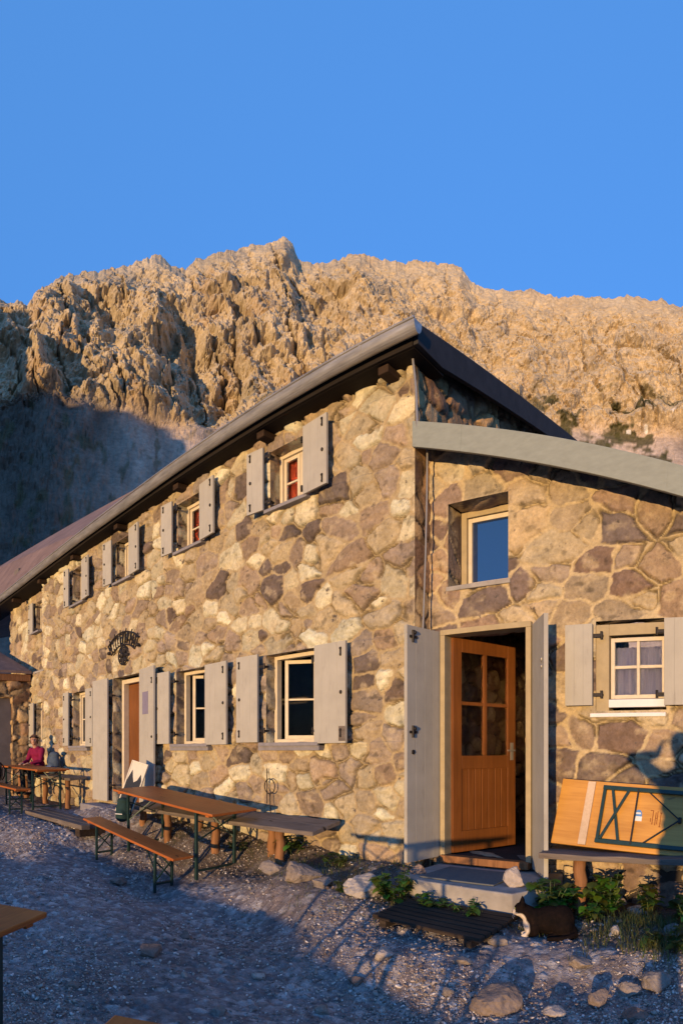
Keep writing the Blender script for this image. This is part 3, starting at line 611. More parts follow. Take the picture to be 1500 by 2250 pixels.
# small four-pane window in an ochre surround
b = MB(); b.bb(AS[0] + 0.0, AS[0] + 0.115, YA - 0.005, YA + 0.13, AS[2] - 0.02, AS[3] - 0.03).bb(AS[0] + 0.115, AS[1], YA - 0.003, YA + 0.13, AS[3] - 0.125, AS[3] - 0.03)
sw = b.build('window', M['frame_tan'], annex, 0.004)
x0, x1, z0, z1 = AS[0] + 0.125, AS[1] - 0.01, AS[2] + 0.10, AS[3] - 0.145
b = MB(); frame_box(b, x0, x1, YA + 0.02, YA + 0.06, z0, z1, 0.034); b.bb((x0 + x1) / 2 - 0.013, (x0 + x1) / 2 + 0.013, YA + 0.025, YA + 0.055, z0 + 0.034, z1 - 0.034)
zm = (z0 + z1) / 2 + 0.01
b.bb(x0 + 0.034, (x0 + x1) / 2 - 0.013, YA + 0.027, YA + 0.053, zm - 0.013, zm + 0.013).bb((x0 + x1) / 2 + 0.013, x1 - 0.034, YA + 0.027, YA + 0.053, zm - 0.013, zm + 0.013)
b.build('sash', M['frame'], sw, 0.003)
MB().bb(x0 + 0.03, x1 - 0.03, YA + 0.038, YA + 0.042, z0 + 0.03, z1 - 0.03).build('pane', M['clear'], sw)
q = MB(); vs = []
for i in range(31):
    f = i / 30; vs += [(x0 + (x1 - x0) * f, YA + 0.10 + 0.012 * math.sin(f * 46), z0), (x0 + (x1 - x0) * f, YA + 0.10 + 0.012 * math.sin(f * 46), z1 - 0.07)]
q.add(vs, [(2 * i, 2 * i + 2, 2 * i + 3, 2 * i + 1) for i in range(30)]).build('curtain', M['net'], sw, smooth=True)
MB().bb(x0 - 0.005, x1 + 0.005, YA - 0.035, YA + 0.1, AS[2] + 0.025, AS[2] + 0.092).build('sill_board', M['white'], sw, 0.004)
MB().bb(AS[0] - 0.04, AS[1] + 0.0, YA - 0.05, YA + 0.13, AS[2] - 0.055, AS[2] - 0.022).build('sill', M['white'], sw, 0.004)
shutter(annex, -1.80, -1.56, YA - 0.07, E + 0.385, E + 1.07, +1, 0.02, knob=False)
shutter(annex, -0.945, -0.69, YA - 0.07, E + 0.375, E + 1.085, -1, -0.02, knob=False)
MB().bb(AD[0] - 0.0, AD[0] + 0.05, YA - 0.06, YA + 0.12, AD[2], AD[3] - 0.03).bb(AD[1] - 0.05, AD[1], YA - 0.06, YA + 0.12, AD[2], AD[3] - 0.03).bb(AD[0], AD[1], YA - 0.062, YA + 0.12, AD[3] - 0.03, AD[3] + 0.02).build('door_frame', M['frame_tan'], annex, 0.004)
# glazed wooden door, swung inwards from its left hinge
dw, dh = 0.83, 2.06
d = MB(); d.bb(0, 0.11, -0.022, 0.022, 0, dh).bb(dw - 0.11, dw, -0.022, 0.022, 0, dh).bb(0.11, dw - 0.11, -0.0215, 0.0215, dh - 0.13, dh).bb(0.11, dw - 0.11, -0.0215, 0.0215, 0.0, 0.2).bb(0.11, dw - 0.11, -0.0215, 0.0215, 0.8, 0.93)
d.bb(dw / 2 - 0.022, dw / 2 + 0.022, -0.019, 0.019, 0.93, dh - 0.13).bb(0.11, dw / 2 - 0.022, -0.016, 0.016, 1.42, 1.455).bb(dw / 2 + 0.022, dw - 0.11, -0.016, 0.016, 1.42, 1.455)
nb = 7; bw = (dw - 0.22) / nb
for k in range(nb): d.bb(0.11 + k * bw + 0.004, 0.11 + (k + 1) * bw - 0.004, -0.013, 0.013, 0.2, 0.8)
d.bb(0.11, dw - 0.11, -0.004, 0.004, 0.2, 0.8)
leaf = d.build('door', M['door'], annex, 0.004); leaf.location = (AD[0] + 0.055, YA + 0.06, AD[2] + 0.01); leaf.rotation_euler = (0, 0, 1.2)
MB().bb(0.105, dw / 2 - 0.02, -0.003, 0.003, 0.92, dh - 0.12).bb(dw / 2 + 0.02, dw - 0.105, -0.003, 0.003, 0.92, dh - 0.12).build('pane', M['clear'], leaf)
h = MB(); h.tube([(dw - 0.055, -0.022, 0.98), (dw - 0.055, -0.07, 0.98), (dw - 0.16, -0.072, 0.98)], 0.009, 8); h.bb(dw - 0.075, dw - 0.035, -0.027, -0.0215, 0.88, 1.06); h.build('handle', M['cable'], leaf, 0.001)
def leafdoor(x, y, dx, dy, z0, z1, lat=True, w_=0.49):
    b = MB(); nb = 4
    for k in range(nb): b.bb(k * w_ / nb + 0.0003, (k + 1) * w_ / nb - 0.0003, -0.018, 0.018, 0, z1 - z0)
    o = b.build('storm_door', M['shutter'], annex, 0.0014); o.location = (x, y, z0); o.rotation_euler = (0, 0, math.atan2(dy, dx))
    return o
lf = leafdoor(-3.09, YA - 0.01, -0.062, -0.485, E - 1.0, E + 1.13)
for zz, s in ((2.03, 1), (1.17, 0.8)):
    k = MB(); k.bb(0.36, 0.46, 0.019, 0.028, zz - 0.012, zz + 0.012).tube([(0.42, 0.03, zz - 0.05), (0.42, 0.03, zz + 0.06)], 0.011, 8).ball((0.4, 0.03, zz + 0.04 * s), 0.02); k.build('bolt', M['iron'], lf)
MB().ball((0.41, 0.022, 0.99), (0.022, 0.008, 0.022)).build('lock_plate', M['iron'], lf)
rf_ = leafdoor(-2.11, YA - 0.03, 0.57, -0.82, E - 1.03, E + 1.11, w_=0.47)
MB().ball((0.40, -0.024, 1.78), (0.016, 0.012, 0.022)).ball((0.40, -0.024, 1.72), (0.014, 0.012, 0.018)).build('latch', M['cable'], rf_)
MB().bb(0.12, 0.32, -0.03, -0.018, 0, 0.02).build('foot_strip', M['iron'], rf_) if False else None
MB().bb(-3.04, -2.14, YA - 0.10, YA + 0.0, E - 1.04, E - 0.975).build('threshold', M['log'], annex, 0.006)
# doorstep slab with its mat
sl = MB(); sl.prism([(-3.06, 4.98), (-3.06, 4.32), (-2.86, 4.20), (-1.93, 4.12), (-1.78, 4.42), (-1.84, 4.98)], 'z', E - 1.22, E - 1.06)
tag(sl.build('doorstep_slab', M['concrete'], None, 0.012), 'concrete doorstep slab below the open annex door', 'step')
tag(MB().bb(-2.86, -2.16, 4.28, 4.78, E - 1.058, E - 1.045).build('doormat', M['mat'], None, 0.004), 'flat grey doormat lying on the annex doorstep', 'doormat')

# ------------------------------------------------------------------ mountain, scree and the hill whose shadow lies on it
RID = np.array([(-420, 705), (-200, 690), (0, 668), (40, 672), (60, 682), (75, 655), (100, 630), (150, 606), (200, 602), (250, 590), (300, 582), (345, 563), (380, 582), (408, 592), (430, 570), (450, 577), (470, 558), (520, 552), (560, 544), (600, 537),
    (625, 529), (643, 545), (656, 578), (670, 584), (720, 578), (750, 570), (790, 560), (830, 572), (880, 580), (940, 578), (1010, 582), (1030, 612), (1045, 630), (1100, 636), (1160, 637), (1230, 652), (1300, 657), (1380, 650), (1430, 664), (1450, 656), (1470, 670), (1560, 672), (1700, 690), (1950, 700)], float)
CLB = np.array([(-420, 960), (0, 905), (120, 880), (210, 905), (330, 925), (420, 948), (600, 960), (900, 960), (1200, 950), (1500, 965), (1950, 990)], float)
def build_mountain():
    nc, nr = 1150, 330
    u = np.linspace(-420, 1950, nc); t = np.linspace(0, 1, nr); U_, T_ = np.meshgrid(u, t); uu, tt = U_.ravel(), T_.ravel()
    a = (uu - U0) / FC; R0, RC, RR = 170.0, 410.0, 560.0
    vr = np.interp(uu, RID[:, 0], RID[:, 1]); vc = np.interp(uu, CLB[:, 0], CLB[:, 1])
    zc = (V0 - vc) / FC * RC; zr = (V0 - vr) / FC * RR
    ts, tc = 0.27, 0.93
    q = np.clip(tt / ts, 0, 1); p = np.clip((tt - ts) / (tc - ts), 0, 1); b = np.clip((tt - tc) / (1 - tc), 0, 1)
    r = R0 + (RC - R0) * q + (RR - RC) * p + 120 * b
    z = -6 + (zc + 6) * q ** 1.35 + (zr - zc) * (0.86 * p + 0.14 * p ** 2) - 90 * b
    X, Yy = a * 480, z
    wq = fbm(X / 60, Yy / 60, o=4, s=201) * 22; wz = fbm(X / 60, Yy / 60, o=4, s=207) * 22
    cliff = sstep(0.0, 0.10, p) * (1 - 0.85 * sstep(0.72, 1.0, p)) * (1 - b)
    leftness = 1 - sstep(500, 1000, uu)
    xw = X + 3.2 * fbm(X / 6, Yy / 6, o=3, s=203, g=0.6) + 1.2 * vnoise(X / 1.9, Yy / 1.9, s=204); yw = Yy + 3.2 * fbm(X / 6, Yy / 6, o=3, s=205, g=0.6) + 1.2 * vnoise(X / 1.9, Yy / 1.9, s=206)
    big = ridged((X + wq) / 95 + 0.25 * Yy / 95, (Yy + wz) / 190, o=3, s=211)
    mid = ridged((xw + wq) / 36 + 0.45 * Yy / 36, (yw + wz) / 50, o=5, s=223, g=0.55)
    small = ridged((xw + 0.4 * wq) / 11.5 + 0.3 * Yy / 11.5, (yw + 0.4 * wz) / 13, o=4, s=229, g=0.6)
    fine = ridged(xw / 3.6, yw / 5.0, o=3, s=233, g=0.65)
    k, k2, e = cells(X + wq * 0.6, Yy + wz * 0.6, 15.0, 26.0, 240, 0.9, 0.2, 0.3)
    facet = ((k - 0.5) * 12 + 4 * np.sin(k2 * 50 + X * 0.16) + 4 * np.sin(k * 90 + Yy * 0.12)) * sstep(0, 2.5, e)
    ka, kb, ea = cells(X + wq * 0.4 + 0.3 * Yy, Yy + wz * 0.4 - 0.2 * X, 5.5, 8.5, 243, 0.9, 0.2, 0.3); facet2 = ((ka - 0.5) * 6 + 2 * np.sin(kb * 70 + X * 0.5)) * sstep(0, 1.0, ea)
    slab = 7.0 * fbm((X + 0.5 * Yy) / 40, (Yy - 0.5 * X) / 16, o=4, s=247)
    disp = cliff * (big * (14 + 17 * leftness) + mid * (8 + 5 * leftness) + small * (2.6 + 1.2 * leftness) + fine * 0.75 + facet * (0.38 + 0.22 * leftness) + facet2 * (0.32 + 0.22 * leftness) + slab)
    gv = np.abs(vnoise((xw + 0.8 * wq) / 17 + 0.25 * Yy / 17, yw / 70, s=291)); gw = np.abs(vnoise((xw - 0.6 * Yy) / 11, (yw + 0.3 * X) / 30, s=293))
    disp = disp - cliff * ((5 + 6 * leftness) * (1 - sstep(0.0, 0.16, gv)) + 2.4 * (1 - sstep(0.0, 0.12, gw))) + cliff * 0.8 * fbm(X / 1.7, Yy / 1.7, o=2, s=295)
    scree = q * (1 - sstep(0.0, 0.10, p))
    crag = scree * sstep(0.25, 0.6, q) * (1 - sstep(60, 300, uu + 60 * fbm(X / 20, q * 6, o=3, s=297)))
    disp = disp + scree * (7 * fbm(X / 30, q * 6, o=4, s=251) + 0.9 * fine) + crag * (11 * mid + 5 * small)
    # ledges: terraces step the face
    led = np.sin((z + 10 * fbm(X / 45, z / 45, o=3, s=261)) / 9.0) * 2.4 * cliff
    r = r - disp + led
    # broken crest
    crest = np.exp(-((tt - tc) / 0.05) ** 2)
    z = z + crest * (3.6 * fbm(X / 7, np.zeros_like(X), o=4, s=271) + 1.6 * ridged(X / 3.4, np.zeros_like(X), o=2, s=275) - 0.5) * np.where(uu < 1050, 1.0, 0.8)
    z = z + cliff * 2.0 * fbm(X / 8, r / 8, o=3, s=281)
    x, y = r * np.sin(a), r * np.cos(a)
    V = np.stack([x, y, z + E], 1)
    F = grid_faces(nc, nr)
    # colours: pale limestone, warmer stains, screes, turf on the ledges
    nrm = np.zeros_like(V); e1 = V[F[:, 1]] - V[F[:, 0]]; e2 = V[F[:, 3]] - V[F[:, 0]]; fn = np.cross(e1, e2); fn /= np.linalg.norm(fn, axis=1)[:, None] + 1e-9
    for i in range(4): np.add.at(nrm, F[:, i], fn)
    nrm /= np.linalg.norm(nrm, axis=1)[:, None] + 1e-9; up = np.abs(nrm[:, 2])
    c = np.array((0.47, 0.42, 0.33)) * (1 + 0.30 * fbm(X / 26, Yy / 34, o=5, s=301))[:, None]
    st = sstep(0.05, 0.45, fbm(X / 18 + 3, Yy / 50, o=4, s=311))[:, None]; c = c * (1 - 0.5 * st) + np.array((0.38, 0.285, 0.19)) * 0.5 * st
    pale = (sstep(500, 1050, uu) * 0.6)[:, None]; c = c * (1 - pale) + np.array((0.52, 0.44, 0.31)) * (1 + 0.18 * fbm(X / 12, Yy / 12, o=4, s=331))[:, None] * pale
    gy = sstep(0.1, 0.5, fbm(X / 9 + 7, Yy / 14, o=5, s=315, g=0.6))[:, None]; c = c * (1 - 0.42 * gy) + np.array((0.25, 0.225, 0.20)) * 0.42 * gy
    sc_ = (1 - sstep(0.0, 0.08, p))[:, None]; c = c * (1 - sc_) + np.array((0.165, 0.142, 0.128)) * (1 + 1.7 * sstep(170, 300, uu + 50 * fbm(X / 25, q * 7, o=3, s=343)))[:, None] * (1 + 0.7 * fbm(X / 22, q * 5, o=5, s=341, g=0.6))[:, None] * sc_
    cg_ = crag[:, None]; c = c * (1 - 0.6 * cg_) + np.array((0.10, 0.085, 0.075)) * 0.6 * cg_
    c = c * np.array((1.04, 0.95, 0.80))
    tn = fbm(X / 13, Yy / 9, o=4, s=351)
    turf = sstep(0.05, 0.22, tn + 0.10 * (up - 0.5)) * sstep(-0.02, 0.0, tt - ts + 0.05) * (1 - sstep(0.10, 0.30, p + 0.1 * fbm(X / 30, Yy / 30, o=2, s=355))) * sstep(380, 430, uu + 0 * tt) * (0.55 + 0.45 * sstep(1100, 1250, uu))
    turf2 = sstep(0.12, 0.25, tn) * sstep(1150, 1300, uu) * sstep(0.0, 0.05, p) * (1 - sstep(0.16, 0.42, p)) * sstep(0.3, 0.55, up)
    turf3 = sstep(0.22, 0.4, fbm(X / 9, q * 16, o=5, s=361)) * sstep(0.35, 0.6, q) * (1 - sstep(0.0, 0.03, p)) * 0.6
    tf = np.clip(turf * 0.9 + turf2 * 0.8 + turf3, 0, 1)[:, None]; c = c * (1 - tf) + np.array((0.075, 0.07, 0.028)) * (1 + 0.3 * fbm(X / 5, Yy / 5, o=3, s=371))[:, None] * tf
    snow = (sstep(0.66, 0.70, vnoise(X / 7, Yy / 5, s=381)) * sstep(1250, 1300, uu) * sstep(0.0, 0.04, p) * (1 - sstep(0.06, 0.14, p)))[:, None]; c = c * (1 - snow) + 0.8 * snow
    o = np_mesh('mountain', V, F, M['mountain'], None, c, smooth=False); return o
def m_mountain():
    t = NT('limestone_cliff'); a = t.n('Attribute', attribute_name='tone')
    g = t.ramp(t.noise(0.28, 8, 0.72), [(0.28, (0.62,) * 3), (0.72, (1.3,) * 3)])
    t.col(t.mix(a.outputs['Color'], g, 1.0, 'MULTIPLY')); t.rough(0.95, 0, 0.1)
    n = t.bump(t.noise(0.30, 9, 0.72), 0.5, 1.8); t.bump(t.noise(1.1, 6, 0.7), 0.6, 0.8, n); return t.m
M['mountain'] = m_mountain()
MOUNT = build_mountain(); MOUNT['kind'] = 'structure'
def build_hill():
    xs = np.linspace(-1150, -95, 150); ys = np.linspace(-420, -60, 60); X, Y = np.meshgrid(xs, ys); x, y = X.ravel(), Y.ravel()
    prof = np.interp(x, [-1150, -700, -520, -440, -395, -352, -322, -300, -285, -262, -234, -205, -170, -130, -100], [380, 440, 430, 410, 372, 330, 282, 256, 248, 240, 212, 160, 105, 55, 0])
    f = np.exp(-((y + 220) / 75) ** 2); z = prof * f + (26 * fbm(x / 55, y / 200, o=5, s=401, g=0.6) + 5 * fbm(x / 12, y / 60, o=3, s=403)) * f - 8
    c = np.array((0.16, 0.14, 0.10)) * (1 + 0.3 * fbm(x / 40, y / 40, o=4, s=405))[:, None]
    return np_mesh('hill', np.stack([x, y, z + E], 1), grid_faces(150, 60), M['mountain'], None, c)
HILL = build_hill(); HILL['kind'] = 'structure'

# ------------------------------------------------------------------ lean-to at the far end
lean = thing('lean_to', 'low stone lean-to with a timber beam at the far left end of the hut', 'lean-to', (-12.95, 4.6, 0))
o3 = (-12.95, 4.6, 0)
wall_sheet('wall', (0, -4.6, 0), (0, 1, 0), (1, 0, 0), 2.2, 4.72, E - 1.4, E + 1.55, 'rough', lean, [(2.4, 4.3, E - 1.2, E + 1.2, 0.12)], step=0.03, soff=130)
MB().bb(-13.25, -13.05, 2.4, 4.3, E - 1.2, E + 1.2).build('boarding', M['plaster'], lean, origin=o3)
MB().bb(-13.15, -12.85, 2.1, 4.70, E + 1.55, E + 1.70).build('beam', M['log'], lean, 0.01, origin=o3)
MB().add([(-12.8, 2.0, E + 1.71), (-12.8, 4.70, E + 1.71), (-16.4, 4.70, E + 2.9), (-16.4, 2.0, E + 2.9), (-12.8, 2.0, E + 1.77), (-12.8, 4.70, E + 1.77), (-16.4, 4.70, E + 2.96), (-16.4, 2.0, E + 2.96)],
         [(0, 1, 2, 3), (4, 7, 6, 5), (0, 4, 5, 1), (1, 5, 6, 2), (2, 6, 7, 3), (3, 7, 4, 0)]).build('roof', M['roof_brown'], lean, origin=o3)
MB().bb(-16.3, -13.27, 2.3, 4.65, E - 1.3, E + 1.5).build('rear_wall', M['plaster'], lean, origin=o3)

# ------------------------------------------------------------------ beer-garden furniture
def set_frame(o, p0, xdir, ydir):
    X = Vector(xdir).normalized(); Z = X.cross(Vector(ydir)).normalized(); Y = Z.cross(X)
    o.matrix_world = Matrix.Translation(Vector(p0)) @ Matrix((X, Y, Z)).transposed().to_4x4()
def bench_table(name, label, cat, group, L_, W_, H_, legs_at, leg_r=0.016, wood='table', inset=0.04, batten=True):
    """folding set; local origin on the ground under the middle, top surface at H_"""
    root = thing(name, label, cat, (0, 0, 0), group)
    MB().bb(-L_ / 2, L_ / 2, -W_ / 2, W_ / 2, H_ - 0.028, H_).build('tabletop' if H_ > 0.6 else 'seat', M[wood], root, 0.006)
    for sx_ in (-1, 1):
        x = sx_ * legs_at
        for sy in (-1, 1):
            y = sy * (W_ / 2 - inset)
            MB().bar((x, y, 0.0), (x, y, H_ - 0.03), leg_r * 2).build('leg', M['green'], root, 0.003)
        MB().bar((x, -W_ / 2 + inset, H_ - 0.045), (x, W_ / 2 - inset, H_ - 0.045), 0.03, 0.028).build('top_rail', M['green'], root)
        MB().bar((x, -W_ / 2 + inset, 0.10), (x, W_ / 2 - inset, 0.10), 0.022).build('foot_rail', M['green'], root)
        for sy in (-1, 1): MB().bar((x, sy * (W_ / 2 - inset), H_ * 0.52), (x - sx_ * 0.32, sy * 0.04, H_ - 0.04), 0.012).build('brace', M['green'], root)
        for sy in (-1, 1): MB().bar((x + 0.008 * (1 + sy), sy * (W_ / 2 - inset), H_ - 0.12), (x + 0.008 * (1 + sy), -sy * (W_ / 2 - inset), H_ - 0.34), 0.014).build('cross_stay', M['green'], root)
    if batten:
        for sx_ in (-1, 1): MB().bb(sx_ * (L_ / 2 - 0.12) - 0.03, sx_ * (L_ / 2 - 0.12) + 0.03, -W_ / 2 + 0.02, W_ / 2 - 0.02, H_ - 0.05, H_ - 0.0285).build('batten', M[wood], root, 0.003)
    return root
def place_top(o, corner, xdir, ydir, L_, W_, H_):
    """corner = top-surface corner with local (-L/2,-W/2)"""
    X = Vector(xdir).normalized(); Z = X.cross(Vector(ydir)).normalized()
    if Z.z < 0: raise ValueError('upside down')
    Y = Z.cross(X); p = Vector(corner) + X * L_ / 2 + Y * W_ / 2 - Z * H_
    o.matrix_world = Matrix.Translation(p) @ Matrix((X, Y, Z)).transposed().to_4x4()
TG = 'folding beer tables on the gravel'; BG_ = 'folding beer benches on the gravel'
t1 = bench_table('beer_table', 'orange-brown folding beer table standing on the gravel before the ground-floor windows', 'table', TG, 2.2, 0.6, 0.77, 0.76)
place_top(t1, (-7.2, 3.79, E - 0.505), (2.2, -0.02, -0.145), (0, 0.6, 0.03), 2.2, 0.6, 0.77)
b1 = bench_table('beer_bench', 'narrow orange-brown bench along the gravel side of the middle beer table', 'bench', BG_, 2.2, 0.26, 0.48, 0.72, 0.014, inset=0.02)
place_top(b1, (-7.48, 3.48, E - 0.90), (2.2, -0.0, -0.215), (0, 0.28, 0.012), 2.2, 0.26, 0.48)
t2 = dup(t1, label='beer table cut off by the left edge of the photo, nearest to the viewer')
place_top(t2, (-2.66 - 0.56, 1.10 - 0.42, E - 0.76), (0.6, -0.8, -0.004), (0.8, 0.6, 0), 2.2, 0.7, 0.77)
b2 = dup(b1, label='bench whose corner just shows at the bottom edge beside the nearest table')
place_top(b2, (-2.36, 1.25, E - 1.145), (0.6, -0.8, 0), (0.8, 0.6, 0), 2.2, 0.26, 0.48)
t3 = dup(t1, label='far beer table at which a person in magenta sits')
place_top(t3, (-11.95, 3.68, E - 0.29), (1, 0, -0.012), (0, 1, 0.02), 2.2, 0.6, 0.77)
b3 = dup(b1, label='bench before the far beer table, a black rucksack on its seat')
place_top(b3, (-11.9, 3.28, E - 0.60), (1, 0, -0.015), (0, 1, 0.0), 2.2, 0.26, 0.48)
# plank benches against the walls
def plank_bench(label, x0, x1, yb, yf, zb, zf, posts, group, pm='log'):
    root = thing('wall_bench', label, 'bench', ((x0 + x1) / 2, (yb + yf) / 2, gzf((x0 + x1) / 2, yf)), group); org = tuple(root.location)
    b = MB(); th = 0.045; ym = (yb + yf) / 2; zm_ = (zb + zf) / 2
    for (ya, za, yb_, zb_) in ((yf, zf, ym - 0.004, zm_), (ym + 0.004, zm_, yb, zb)):
        n = 14; vs = []
        for i in range(n + 1):
            x = x0 + (x1 - x0) * i / n; w1 = 0.008 * math.sin(i * 1.9 + ya * 9); w2 = 0.005 * math.sin(i * 2.7)
            vs += [(x, ya + w1, za - th), (x, yb_ - 0.0, zb_ - th), (x, yb_ - 0.0, zb_ + w2), (x, ya + w1, za + w2)]
        fs = [(i * 4 + k, i * 4 + (k + 1) % 4, i * 4 + 4 + (k + 1) % 4, i * 4 + 4 + k) for i in range(n) for k in range(4)] + [(0, 1, 2, 3), (n * 4, n * 4 + 1, n * 4 + 2, n * 4 + 3)]
        b.add(vs, fs)
    b.build('seat', M['grey_wood'], root, 0.006, origin=org)
    for (px, py, r) in posts:
        zt = zf + (zb - zf) * (py - yf) / (yb - yf) - th - 0.002; zg = gzf(px, py) - 0.08
        pts = [(px + 0.008 * math.sin(k * 2.1), py + 0.006 * math.cos(k * 1.7), zg + (zt - zg) * k / 6) for k in range(7)]
        MB().tube(pts, [r * (1.08 - 0.02 * k + 0.03 * math.sin(k * 2.4)) for k in range(7)], 12).build('post', M[pm], root, smooth=True, origin=org)
    return root
WB = 'plank benches along the walls'
plank_bench('grey plank bench on short posts along the wall behind the middle beer table', -7.65, -4.06, 4.66, 4.25, E - 0.70, E - 0.775, [(-4.62, 4.36, 0.05), (-4.95, 4.55, 0.05), (-5.72, 4.36, 0.05), (-6.3, 4.55, 0.045), (-6.75, 4.36, 0.05), (-7.45, 4.4, 0.05)], WB)
plank_bench('grey plank bench at the far left beside the open wooden front door', -12.8, -9.85, 4.66, 4.32, E - 0.45, E - 0.48, [(-10.1, 4.4, 0.05), (-11.2, 4.4, 0.05), (-12.3, 4.4, 0.05), (-12.7, 4.4, 0.05)], WB)
plank_bench('plank bench on a log post under the small four-pane window, a table leaning on it', -1.86, 1.3, 4.86, 4.46, E - 0.80, E - 0.80, [(-1.545, 4.56, 0.052), (-0.35, 4.56, 0.052), (0.9, 4.56, 0.052)], WB)
# folded table standing on its edge on the bench, its underside to the yard
lt = thing('folded_table', 'folded pine beer table leaning on its long edge against the annex wall', 'table', (0, 0, 0))
LT, WT = 2.2, 0.55
MB().bb(0, LT, 0, WT, -0.014, 0.014).build('tabletop', M['pine'], lt, 0.004)
MB().bb(0.235, 0.30, 0.012, WT - 0.012, 0.0142, 0.036).build('batten', M['batten'], lt, 0.003)
b = MB(); zz = 0.034
b.bar((0.375, 0.055, zz), (1.22, 0.055, zz), 0.032).bar((0.375, WT - 0.055, zz), (1.22, WT - 0.055, zz), 0.032).bar((0.39, 0.07, zz), (0.39, WT - 0.07, zz), 0.026)
b.build('leg_frame', M['green'], lt, 0.003)
b = MB(); b.bar((0.455, WT - 0.06, zz + 0.004), (0.565, 0.06, zz + 0.004), 0.022).bar((0.42, 0.07, zz + 0.026), (0.60, WT - 0.07, zz + 0.026), 0.020)
b.build('cross_brace', M['green'], lt)
b = MB(); b.bar((0.668, 0.05, zz + 0.014), (0.672, WT - 0.05, zz + 0.014), 0.013).bar((0.75, WT - 0.06, zz), (1.03, WT / 2, zz + 0.01), 0.010).bar((0.75, 0.06, zz), (1.03, WT / 2, zz + 0.01), 0.010).bb(1.02, 1.042, WT / 2 - 0.022, WT / 2 + 0.022, 0.02, 0.05)
b.build('stay_rod', M['iron'], lt)
b = MB(); n = 24; ctr = (0.69, 0.30)
b.add([(ctr[0] + 0.03 * math.cos(2 * math.pi * k / n), ctr[1] + 0.04 * math.sin(2 * math.pi * k / n), 0.0146) for k in range(n)], [tuple(range(n))], 0)
b.add([(ctr[0] - 0.03, ctr[1] - 0.052, 0.0152), (ctr[0] + 0.032, ctr[1] - 0.052, 0.0152), (ctr[0] + 0.032, ctr[1] - 0.014, 0.0152), (ctr[0] - 0.03, ctr[1] - 0.014, 0.0152)], [(0, 1, 2, 3)], 1)
b.add([(ctr[0] - 0.022, ctr[1] + 0.004, 0.0152), (ctr[0] + 0.022, ctr[1] + 0.004, 0.0152), (ctr[0] + 0.018, ctr[1] + 0.018, 0.0152), (ctr[0] - 0.018, ctr[1] + 0.018, 0.0152)], [(0, 1, 2, 3)], 1)
b.build('sticker', [M['blue'], M['white']], lt)
b = MB(); z_ = 0.0146
for (xa_, xb_, ya_, yb_) in ((0.785, 0.812, 0.338, 0.345), (0.805, 0.812, 0.23, 0.338), (0.79, 0.797, 0.25, 0.28), (0.828, 0.835, 0.225, 0.33), (0.842, 0.849, 0.235, 0.34), (0.828, 0.849, 0.28, 0.286), (0.868, 0.875, 0.215, 0.33), (0.862, 0.882, 0.325, 0.331), (0.862, 0.882, 0.213, 0.219)):
    b.bb(xa_, xb_, ya_, yb_, z_, z_ + 0.0006)
b.build('stamp', M['stamp'], lt)
roll, leanA = math.radians(-3.6), math.radians(69)
lt.matrix_world = Matrix.Translation((-1.825, 4.655, E - 0.748)) @ Matrix.Rotation(leanA, 4, 'X') @ Matrix.Rotation(roll, 4, 'Z')
# ------------------------------------------------------------------ planks, board, rucksacks
pal = thing('plank_step', 'low weathered planks lying on the gravel before the hut\'s front door', 'planks', (-9.0, 3.8, 0)); pz = E - 1.08
for k in range(3): MB().bb(-10.1, -7.75 - 0.05 * k, 3.58 + k * 0.145, 3.715 + k * 0.145, pz - 0.02 + 0.004 * k, pz + 0.045 + 0.004 * k).build('plank', M['grey_wood'], pal, 0.006, origin=(-9.0, 3.8, 0))
for xb_ in (-9.9, -8.0): MB().bb(xb_, xb_ + 0.15, 3.6, 4.0, pz - 0.13, pz - 0.02).build('bearer', M['old_wood'], pal, origin=(-9.0, 3.8, 0))
gr_ = thing('wooden_grate', 'dark wet slatted wooden grate on the ground before the annex doorstep', 'grate', (-2.35, 3.86, E - 1.24), rot=(0.06, 0.015, -0.06))
for k in range(7): MB().bb(-0.47, 0.47, -0.27 + k * 0.078, -0.205 + k * 0.078, 0.0, 0.03).build('slat', M['old_wood'], gr_, 0.004)
for xb_ in (-0.4, 0.34): MB().bb(xb_, xb_ + 0.06, -0.27, 0.26, -0.05, -0.001).build('bearer', M['old_wood'], gr_)
bd = thing('poster_board', 'cream poster board with a dark peak picture leaning beside the front door', 'board', (-7.62, 4.18, E - 0.86))
b = MB(); frame_box(b, -0.15, 0.15, -0.012, 0.012, 0.0, 0.76, 0.018); b.build('frame', M['paper'], bd, 0.002)
MB().bb(-0.132, 0.132, -0.006, 0.004, 0.018, 0.742).build('panel', M['paper'], bd)
b = MB(); b.add([(-0.13, -0.0068, 0.10), (0.13, -0.0068, 0.10), (0.13, -0.0068, 0.50), (0.085, -0.0068, 0.60), (0.05, -0.0068, 0.50), (0.0, -0.0068, 0.46), (-0.04, -0.0068, 0.53), (-0.085, -0.0068, 0.63), (-0.13, -0.0068, 0.47)], [tuple(range(9))]); b.build('picture', M['ink'], bd, fix=False)
bd.matrix_world = Matrix.Translation((-7.6, 4.16, E - 0.88)) @ Matrix.Rotation(math.radians(20), 4, 'Z') @ Matrix.Rotation(math.radians(13), 4, 'Y') @ Matrix.Rotation(math.radians(-14), 4, 'X')
def m_cloth(name, c, rough=0.85): return m_plain(name, c, rough, 0, 0.2, 0.18, 22, 0.25)
M['pack'] = m_cloth('dark_green_canvas', (0.016, 0.04, 0.042)); M['pack2'] = m_cloth('black_canvas', (0.02, 0.018, 0.022))
